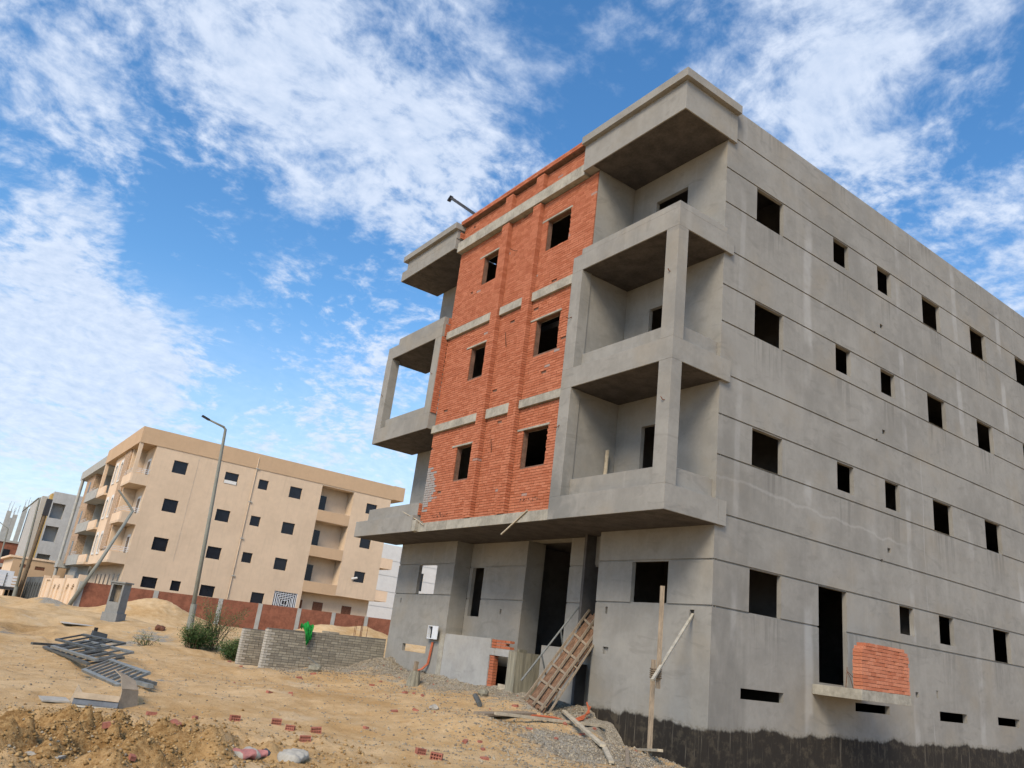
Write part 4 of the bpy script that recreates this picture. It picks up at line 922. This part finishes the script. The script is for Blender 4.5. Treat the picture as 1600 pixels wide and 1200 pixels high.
MB().box(-7, 8, 130, 142, -.3, 8.0).build('wall', 'red_wall', fb); MB().box(-7.3, 8.2, 129.5, 142.2, 4.4, 4.9).build('slab', 'stone_grey', fb); MB().box(-7.1, 8.1, 129.8, 142.1, 8.002, 8.3).build('slab', 'stone_grey', fb)
for x, y, h in ((-5.3, 131, 12.6), (-4.4, 131, 12.2), (-3.4, 130.5, 13.6), (-2.6, 131, 13.4), (-4.6, 136, 12), (-3, 137, 13)):
    c_ = MB().box(x, x+.6, y, y+.6, 8.3, h).build('column', 'stone_grey', fb)
    m = MB()
    for k in range(4): m.tube([(x+.1+.4*(k % 2), y+.1+.4*(k//2), h-.1), (x+.1+.4*(k % 2)+rv(-.1, .1), y+.1+.4*(k//2), h+rv(.9, 1.6))], .02, 4)
    m.build('rebar_bundle', 'rust', c_)
for k in range(3): MB().box(-6.2+k*1.9, -5.3+k*1.9, 129.97, 129.995, 5.6, 7.0).build('window', 'glass', fb)
ww = thing('white_building', (50, 106, .6), 'white building with dark panel lines seen between the cream and the unfinished building', 'building')
MB().wall(lambda u, v, d: (u, 100+d, v), 35.6, 66, -.3, 14.8, [(35.6, 66, z, z+.09, .06) for z in (3.2, 5.5, 7.8, 10.1, 12.4)]+[(42.4, 43.9, 11.0, 11.9, .15), (47.5, 50.2, 8.7, 11.4, .15), (54, 57, 8.7, 11.4, .15)], .3).build('side_wall', 'white_wall', ww)
MB().box(35.6, 66, 100.301, 116, -.3, 14.78).build('body', 'white_wall', ww)
for a, b, z0, z1 in ((42.4, 43.9, 11.0, 11.9), (47.5, 50.2, 8.7, 11.4), (54, 57, 8.7, 11.4)): MB().box(a+.01, b-.01, 100.1, 100.14, z0+.01, z1-.01).build('window', 'glass', ww)
# parked truck at the left edge
tk = thing('parked_truck', (-6.4, 79, gz(-6.4, 79)), 'parked truck with white slatted cargo rack at the left edge of the street', 'truck')
tz = gz(-6.4, 79)
MB().box(-7.4, -5.3, 77, 82.5, tz+.75, tz+1.0).build('chassis', 'dark_metal', tk); MB().box(-7.3, -5.4, 82.6, 84.4, tz+.7, tz+2.5).build('cab', 'white_paint', tk)
for k in range(4): MB().box(-7.4, -5.3, 76.97, 77.02, tz+1.05+k*.27, tz+1.2+k*.27).build('tail_slat', 'white_paint', tk)
for x in (-7.4, -6.4, -5.38): MB().box(x, x+.08, 76.9, 76.965, tz+1.0, tz+2.2).build('rack_post', 'grey_metal', tk)
for s_ in (-7.4, -5.38):
    for k in range(4): MB().box(s_, s_+.06, 77.03, 82.4, tz+1.05+k*.27, tz+1.2+k*.27).build('side_slat', 'white_paint', tk)
for x in (-7.3, -5.65):
    for y in (78.3, 83.3):
        wh = MB().tube([(x, y, tz+.42), (x+.26, y, tz+.42)], .42, 16).build('wheel', 'rubber', tk); MB().tube([(x-.01, y, tz+.42), (x+.27, y, tz+.42)], .2, 12).build('rim', 'light_metal', wh)

# ---------------------------------------------------------------- pile of steel frames, box, sacks
def frame(P0, ux, uy, nb, label, mat, rot=0):
    o = Vector(P0); ux = Vector(ux); uy = Vector(uy); n = ux.cross(uy).normalized()
    e = thing('steel_grating', o, label, 'grating', 'steel gratings in the pile')
    for k in range(2): MB().bar(o+uy*k, o+uy*k+ux, .07, .05, n).build('side_bar', mat, e)
    for k in range(nb): MB().bar(o+ux*(k/(nb-1))*.98+ux*.01, o+ux*(k/(nb-1))*.98+ux*.01+uy, .05, .04, n).build('cross_bar', mat, e)
def fz(x, y, up=0): return (x, y, gz(x, y)+up)
frame(fz(-9.3, 13.4, .05), (.35, -4.6, .0), (.75, .6, .14), 9, 'lowest and longest grey steel grating of the pile on the sand', 'grey_metal')
frame(fz(-9.25, 12.4, .14), (.4, -3.8, .02), (.75, .5, .18), 6, 'middle grey steel grating of the pile, with wide bar spacing', 'light_metal')
frame(fz(-9.05, 13.6, .24), (.45, -3.2, .02), (.65, .5, .16), 5, 'upper dark steel grating at the far end of the pile', 'grey_metal')
frame(fz(-9.15, 8.0, .10), (.12, -3.0, .02), (.5, .35, .20), 9, 'pale steel grating with close bars next to the cardboard box', 'light_metal')
for k, (a, b) in enumerate((((-8.75, 7.2), (-8.72, 4.2)), ((-8.55, 7.8), (-8.5, 4.9)), ((-9.5, 14.2), (-8.3, 15.0)))):
    m = MB().bar(fz(*a, .10), fz(*b, .10), .09, .06); tag(m.build('steel_profile', 'grey_metal' if k else 'light_metal', None, fz(*b)), ('grey hollow steel profile sticking out of the right end of the pile, longer one', 'grey hollow steel profile sticking out of the right end of the pile, farther one', 'dark steel profile lying across the far end of the pile')[k], 'profile')
bx_, by_ = -8.0, 14.2; bz_ = gz(bx_, by_)
be = thing('jerrycan', (bx_, by_, bz_), 'dark grey plastic container standing at the far end of the steel pile', 'container')
MB().hexa([(bx_-.22, by_-.14, bz_), (bx_+.22, by_-.14, bz_), (bx_+.22, by_+.14, bz_), (bx_-.22, by_+.14, bz_), (bx_-.16, by_-.12, bz_+.58), (bx_+.2, by_-.12, bz_+.52), (bx_+.2, by_+.12, bz_+.52), (bx_-.16, by_+.12, bz_+.58)]).build('body', 'sack_dark', be)
MB().tube([(bx_-.1, by_, bz_+.56), (bx_-.1, by_, bz_+.66)], .05, 8).build('spout', 'rubber', be)
# torn cardboard box
cx, cy_ = -9.62, 3.0; cz = max(gz(-9.9, 3), gz(-9.4, 2.8))-.03
ce = thing('cardboard_box', (cx, cy_, cz), 'torn open brown cardboard box with blue stripes before the steel frames', 'box')
def P(x, y, z): return (cx+x*.85, cy_+y*.85, cz+z*.55)
def sheet(name, pts, mat, th=.01):
    m = MB(); a = [Vector(p) for p in pts]; n = (a[1]-a[0]).cross(a[-1]-a[0]).normalized()*th
    m.hexa([*a, *[p+n for p in a]]) if len(a) == 4 else None
    return m.build(name, mat, ce)
sheet('bottom', [P(-.42, -.35, .01), P(.30, -.50, .02), P(.40, .35, .02), P(-.35, .45, .01)], 'cardboard')
for z0_, z1_, mt in ((0, .06, 'paper_sack'), (.062, .2, 'card_blue'), (.202, .34, 'cardboard')): sheet('front_flap', [P(-.50, -.36, z0_), P(.14, -.66, z0_), P(.15, -.66+z1_*.1, z1_), P(-.49, -.35+z1_*.1, z1_)], mt)
sheet('left_flap', [P(-.46, -.34, .02), P(-.42, .42, .02), P(-.36, .40, .42), P(-.38, -.30, .33)], 'cardboard')
sheet('standing_panel', [P(.15, -.62, .0), P(.52, -.28, .02), P(.50, -.18, .44), P(.17, -.50, .50)], 'cardboard')
sheet('top_panel', [P(.16, -.52, .50), P(.50, -.18, .45), P(.52, .32, .62), P(.22, .12, .74)], 'cardboard')
sheet('torn_flap', [P(.22, .12, .74), P(.52, .32, .62), P(.42, .62, .70), P(.16, .40, .84)], 'cardboard')
m = MB()
for k in range(11): m.bar(P(-.22+.03*k, -.2-.012*k, .03), P(-.22+.03*k+rv(-.01, .01), -.2-.012*k+.07, .032), .012, .004)
m.build('print_marks', 'ink', ce)
m = MB().box(-10.35, -9.98, 3.2, 3.75, gz(-10.2, 3.5)+.0, gz(-10.2, 3.5)+.02); tag(m.build('cardboard_sheet', 'paper_sack', None, (-10.2, 3.5, gz(-10.2, 3.5))), 'flat pale cardboard sheet left of the torn box', 'cardboard')
def sack(name, x, y, L_, W_, H_, rz, mats, label):
    nu, nv = 16, 10; m = MB(); sec = []
    o = Vector((x, y, gz(x, y)-.03)); R_ = Matrix.Rotation(rz, 3, 'Z')
    for i in range(nu+1):
        u = i/nu*2-1; e_ = (1-abs(u)**4)**.5
        for j in range(nv):
            t = 2*math.pi*j/nv; yy = math.cos(t); z_ = math.sin(t)
            yy = math.copysign(abs(yy)**.7, yy)*W_/2*(.55+.45*e_); z_ = (math.copysign(abs(z_)**.8, z_)*.5+.5)*H_*max(.12, e_)
            m.v.append(tuple(o+R_@Vector((u*L_/2, yy, z_+.02*math.sin(u*9+j)))))
    secs = []
    for i in range(nu):
        for j in range(nv): a = i*nv+j; b = i*nv+(j+1) % nv; m.f.append((a, b, b+nv, a+nv)); m.a.append(i/nu); m.g.append(0)
    o_ = m.build(name, mats[0], None, o, True)
    for k in mats[1:]: o_.data.materials.append(MAT[k])
    if len(mats) > 1:
        for p in o_.data.polygons:
            i = p.index//nv; p.material_index = (1 if 1 <= i <= 5 or 8 <= i <= 10 else 2 if 11 <= i <= 12 else 0) if len(mats) > 2 else 0
    tag(o_, label, 'sack')
sack('cement_sack', -8.72, -1.02, .5, .3, .09, .35, ('paper_sack', 'sack_red', 'sack_dark'), 'empty red and white cement sack on the sand at the bottom edge')
sack('cement_sack', -8.28, -1.12, .46, .3, .10, .9, ('paper_sack',), 'pale cement sack right of the red striped one')

# ---------------------------------------------------------------- loose bricks
def lbrick(k, holes_):
    m = MB()
    if holes_:
        L_, W_, H_ = .2, .1, .12
        hr = [(.018+i*.046, .018+i*.046+.028, .02+j*.05, .02+j*.05+.03, .08) for i in range(4) for j in range(2)]
        m.wall(lambda u, v, d: (u-.1, -.05+d, v), 0, L_, 0, H_, hr, .1)
    else:
        L_ = (.21, .13, .17)[k % 3]; a = .015
        m.hexa([(-L_/2, -.05, 0), (L_/2, -.05+a*(k % 2), 0), (L_/2-a*(k % 3), .05, 0), (-L_/2, .05, 0), (-L_/2+a, -.05, .065), (L_/2, -.05, .07), (L_/2-a, .05-a, .065), (-L_/2, .05, .062)], rv(0, 1))
    o = m.build('loose_brick', 'loose_brick'); d = o.data; bpy.data.objects.remove(o); return d
lv = [lbrick(k, False) for k in range(6)]+[lbrick(0, True)]
BR = [(-6.38, 5.08), (-5.94, 5.12), (-7.96, 2.03), (-7.4, 1.83), (-7.3, 1.52), (-6.99, 1.28), (-7.57, 0.28), (-6.07, 1.55), (-3.82, 10.04), (-3.24, 10.55), (-1.85, 9.34), (-2.32, 8.9), (-2.92, 6.1), (-2.77, 5.96), (-2.93, 5.3), (-6.27, -0.5), (-6.15, -0.72), (-4.82, 2.99), (-4.35, 3.06), (-8.57, 1.91), (-9.15, 1.96), (-9.33, 0.0), (-10.22, -0.82), (-10.13, -1.71), (-4.9, 0.52), (-4.69, 0.43), (-4.92, -0.02), (-5.27, -0.57), (-3.03, 0.61), (-1.64, 1.53), (-3.31, 1.03), (-.75, 2.2), (-1.51, 2.21), (-1.56, 3.79), (-4.31, 13.2), (-4.34, 14.21)]
PERF = {2, 3, 4, 5, 6, 15, 16}
SPEC = dict(enumerate("""small red brick piece on the open sand, left of the whole brick
whole red brick lying alone in the middle of the sand
perforated brick, leftmost of the group above the sacks
perforated brick, second from the left above the sacks
perforated brick, third from the left above the sacks
perforated brick on end, rightmost of the group above the sacks
weathered perforated brick just above the pale cement sack
red brick lying alone right of the perforated group
red brick chip on the sand below the green cloth
red brick at the gravel edge below the low grey wall
broken red brick left of the timber stump, upper one
broken red brick left of the timber stump, lower one
red brick in the row below the timber stump, left one
red brick in the row below the timber stump, middle one
red brick in the row below the timber stump, right one
perforated brick at the foot of the sand heap, upper one
perforated brick at the foot of the sand heap, lower one
flat red brick piece on the sand below the stump
small red brick left of the grey lump of debris
red brick at the right edge of the damp soil
red brick chip right below the torn cardboard box
dark red brick on the damp soil, right one
dark red brick half buried in the damp soil, left one
red brick at the bottom edge in the damp soil
left red brick on the sand heap below the wide grey plank
right red brick on the sand heap below the wide grey plank
broken brick below the pair on the sand heap
red brick lowest on the sand heap near the bottom edge
red brick at the upper edge of the grey gravel before the battens
red brick under the crossing board on the gravel
red brick left of the gravel, below the wide plank end
red brick at the right end of the long batten
red brick below the orange hoses
red brick between grey pipe and ramp foot
red brick at the pale end of the long low wall
red brick at the end pier of the shorter low wall""".split(chr(10))))
for i, (x, y) in enumerate(BR):
    p = i in PERF; o = instance('loose_brick', lv[6] if p else lv[i % 6], None, (x, y, gz(x, y)-.012), (rv(-.25, .25), rv(-.25, .25), rv(0, 6.28)) if not p else (rv(-.3, .1), rv(-.2, .2), rv(-.9, .1)), tuple([rv(.65, .8) if p else rv(.55, .9)]*3))
    ORG[o.name] = o.location.copy()
    tag(o, SPEC.get(i, 'perforated red brick fragment half sunk in the sand' if p else 'broken red clay brick lying on the sand'), 'brick', 'loose red bricks')
# concrete lumps
def lump(x, y, r, label, mat='rock'):
    bm = bmesh.new(); bmesh.ops.create_icosphere(bm, subdivisions=2, radius=r)
    for v in bm.verts: v.co = v.co*rv(.75, 1.15); v.co.z *= .75
    me_ = bpy.data.meshes.new('concrete_lump'); bm.to_mesh(me_); bm.free(); me_.materials.append(MAT[mat])
    o = bpy.data.objects.new('concrete_lump', me_); col.objects.link(o); o.location = (x, y, gz(x, y)+r*.3); tag(o, label, 'rubble')
lump(-2.95, 11.2, .2, 'grey concrete lump leaning before the low brick wall', 'board_concrete'); lump(-1.35, 5.3, .14, 'round concrete lump before the little plinth door', 'board_concrete')
lump(-4.0, 3.0, .10, 'small blue grey lump of debris left of the pipe'); lump(-4.6, 22.4, .2, 'dark lump of rubble left of the leaning street lamp', 'rust')
tag(MB().bar((-3.15, 11.3, gz(-3.1, 11.3)+.35), (-2.85, 11.25, gz(-2.9, 11.2)+.18), .07, .03).build('tin_strip', 'light_metal', None, (-3, 11.3, gz(-3, 11.3)+.2)), 'bent pale tin strip on the concrete lump', 'scrap')
tag(MB().box(-7.75, -6.75, 23.0, 23.9, gz(-7.2, 23.4)+.0, gz(-7.2, 23.4)+.03).build('white_sheet', 'puddle', None, (-7.2, 23.4, gz(-7.2, 23.4))), 'flat white sheet lying on the sand left of the cabinet', 'sheet')
tag(MB().bar(fz(-10.95, -1.45, .02), fz(-10.7, -1.62, .02), .16, .02).build('plastic_sheet', 'paper_sack', None, fz(-10.7, -1.7)), 'pale board half buried in damp soil at the lower left corner', 'board')
tag(MB().bar(fz(-9.7, .1, .03), fz(-9.15, .55, .03), .03, .03).build('stick', 'bark', None, fz(-9.4, .3)), 'thin dark stick lying on the damp soil', 'stick')

# ---------------------------------------------------------------- shrub
def shrub(x, y, h, sp, label, nbr, nl, seed, bare=.5):
    rr = random.Random(seed); z = gz(x, y); e = thing('shrub', (x, y, z), label, 'shrub')
    st_ = MB(); lf = MB()
    for k in range(nbr):
        a = rr.uniform(0, 6.28); l_ = h*rr.uniform(.45, 1.05); out = sp*rr.uniform(.2, 1)
        p0 = Vector((x+rr.uniform(-.2, .2), y+rr.uniform(-.2, .2), z)); p1 = p0+Vector((math.cos(a)*out*.45, math.sin(a)*out*.45, l_*.6)); p2 = p0+Vector((math.cos(a)*out, math.sin(a)*out, l_))
        st_.tube([p0, p1, p2], [.016, .010, .004], 5)
        for q_ in range(nl):
            t = rr.uniform(.25, 1); c_ = (p0.lerp(p1, t*2) if t < .5 else p1.lerp(p2, t*2-1))+Vector((rr.gauss(0, .09), rr.gauss(0, .09), rr.gauss(0, .09)))
            d = Vector((rr.gauss(0, 1), rr.gauss(0, 1), rr.gauss(.4, 1))).normalized(); s_ = d.orthogonal().normalized()*rr.uniform(.008, .018); d = d*rr.uniform(.03, .075)
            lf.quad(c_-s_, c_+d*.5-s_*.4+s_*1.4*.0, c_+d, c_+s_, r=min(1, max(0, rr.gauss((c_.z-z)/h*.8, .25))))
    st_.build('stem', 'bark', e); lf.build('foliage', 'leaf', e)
shrub(-3.7, 18.6, 1.55, 1.1, 'tall sparse olive green desert shrub at the foot of the leaning street lamp', 26, 120, 1)
shrub(-3.2, 17.3, .62, .7, 'dense low green shrub beside the end of the low brick wall', 34, 260, 2)
shrub(-4.35, 18.3, .75, .6, 'low green shrub left of the tall desert shrub', 30, 240, 3)
shrub(-6.0, 17.8, .28, .3, 'tiny weed tuft on the sand left of the shrubs', 8, 40, 4)

# ---------------------------------------------------------------- gravel, clods and straw: uncountable
OCT = np.array([(1, 0, 0), (-1, 0, 0), (0, 1, 0), (0, -1, 0), (0, 0, 1), (0, 0, -1)], float); OF = [(0, 2, 4), (2, 1, 4), (1, 3, 4), (3, 0, 4), (2, 0, 5), (1, 2, 5), (3, 1, 5), (0, 3, 5)]
def scatter(name, mat, n, gen, smin, smax, label, seed):
    g_ = np.random.default_rng(seed); xy = gen(g_, n); z = ground(xy[:, 0], xy[:, 1]); s_ = smin*(smax/smin)**(g_.random(n)**2.2)
    V = OCT[None]*(.7+.6*g_.random((n, 6, 1)))*s_[:, None, None]*np.array([1, 1, .75]); th = g_.random(n)*6.28; c_, d = np.cos(th)[:, None], np.sin(th)[:, None]
    x = V[..., 0]*c_-V[..., 1]*d; y = V[..., 0]*d+V[..., 1]*c_; V = np.stack([x+xy[:, :1], y+xy[:, 1:], V[..., 2]+(z+s_*.25)[:, None]], -1).reshape(-1, 3)
    F = (np.array(OF)[None]+(np.arange(n)*6)[:, None, None]).reshape(-1, 3)
    me_ = bpy.data.meshes.new(name); me_.vertices.add(len(V)); me_.vertices.foreach_set('co', V.astype(np.float32).ravel()); me_.loops.add(F.size); me_.loops.foreach_set('vertex_index', F.ravel().astype(np.int32))
    me_.polygons.add(len(F)); me_.polygons.foreach_set('loop_start', np.arange(0, F.size, 3, dtype=np.int32)); me_.polygons.foreach_set('loop_total', np.full(len(F), 3, np.int32)); me_.update(); me_.validate()
    at = me_.attributes.new('rnd', 'FLOAT', 'FACE'); at.data.foreach_set('value', np.repeat(g_.random(n), 8).astype(np.float32)); me_.materials.append(MAT[mat])
    o = bpy.data.objects.new(name, me_); col.objects.link(o); o['kind'] = 'stuff'; o['label'] = label
def gA(g_, n):
    k = n//3
    a = np.stack([-2.7+g_.normal(0, 1.2, k), .1+g_.normal(0, 1.2, k)], -1); b = np.stack([-.15-g_.exponential(.9, k), g_.uniform(2.8, 12.6, k)], -1); c_ = np.stack([g_.uniform(-4, 0, n-2*k), 12.6-g_.exponential(.7, n-2*k)], -1)
    r_ = np.concatenate([a, b, c_]); bad = (r_[:, 0] > -.03) & (r_[:, 1] > -.03); r_[bad, 0] = -.1-g_.random(bad.sum()); return r_
scatter('gravel', 'pebble', 30000, gA, .005, .032, 'grey and cream gravel and rubble before the building', 5)
scatter('gravel', 'pebble', 9000, lambda g_, n: np.stack([g_.uniform(-12, 0, n)-.2, -2.2+18*g_.random(n)**1.6], -1), .005, .025, 'small stones strewn over the sand', 6)
scatter('soil_clods', 'clod', 16000, lambda g_, n: np.stack([-10.4+g_.normal(0, 1.5, n), -.5+g_.normal(0, 1.3, n)], -1), .004, .034, 'damp brown clods of churned soil in the lower left', 7)
scatter('rubble', 'loose_brick', 90, lambda g_, n: np.stack([-.2-g_.exponential(1.9, n), g_.uniform(0, 12.5, n)], -1), .012, .04, 'small red brick chips strewn before the building', 8)
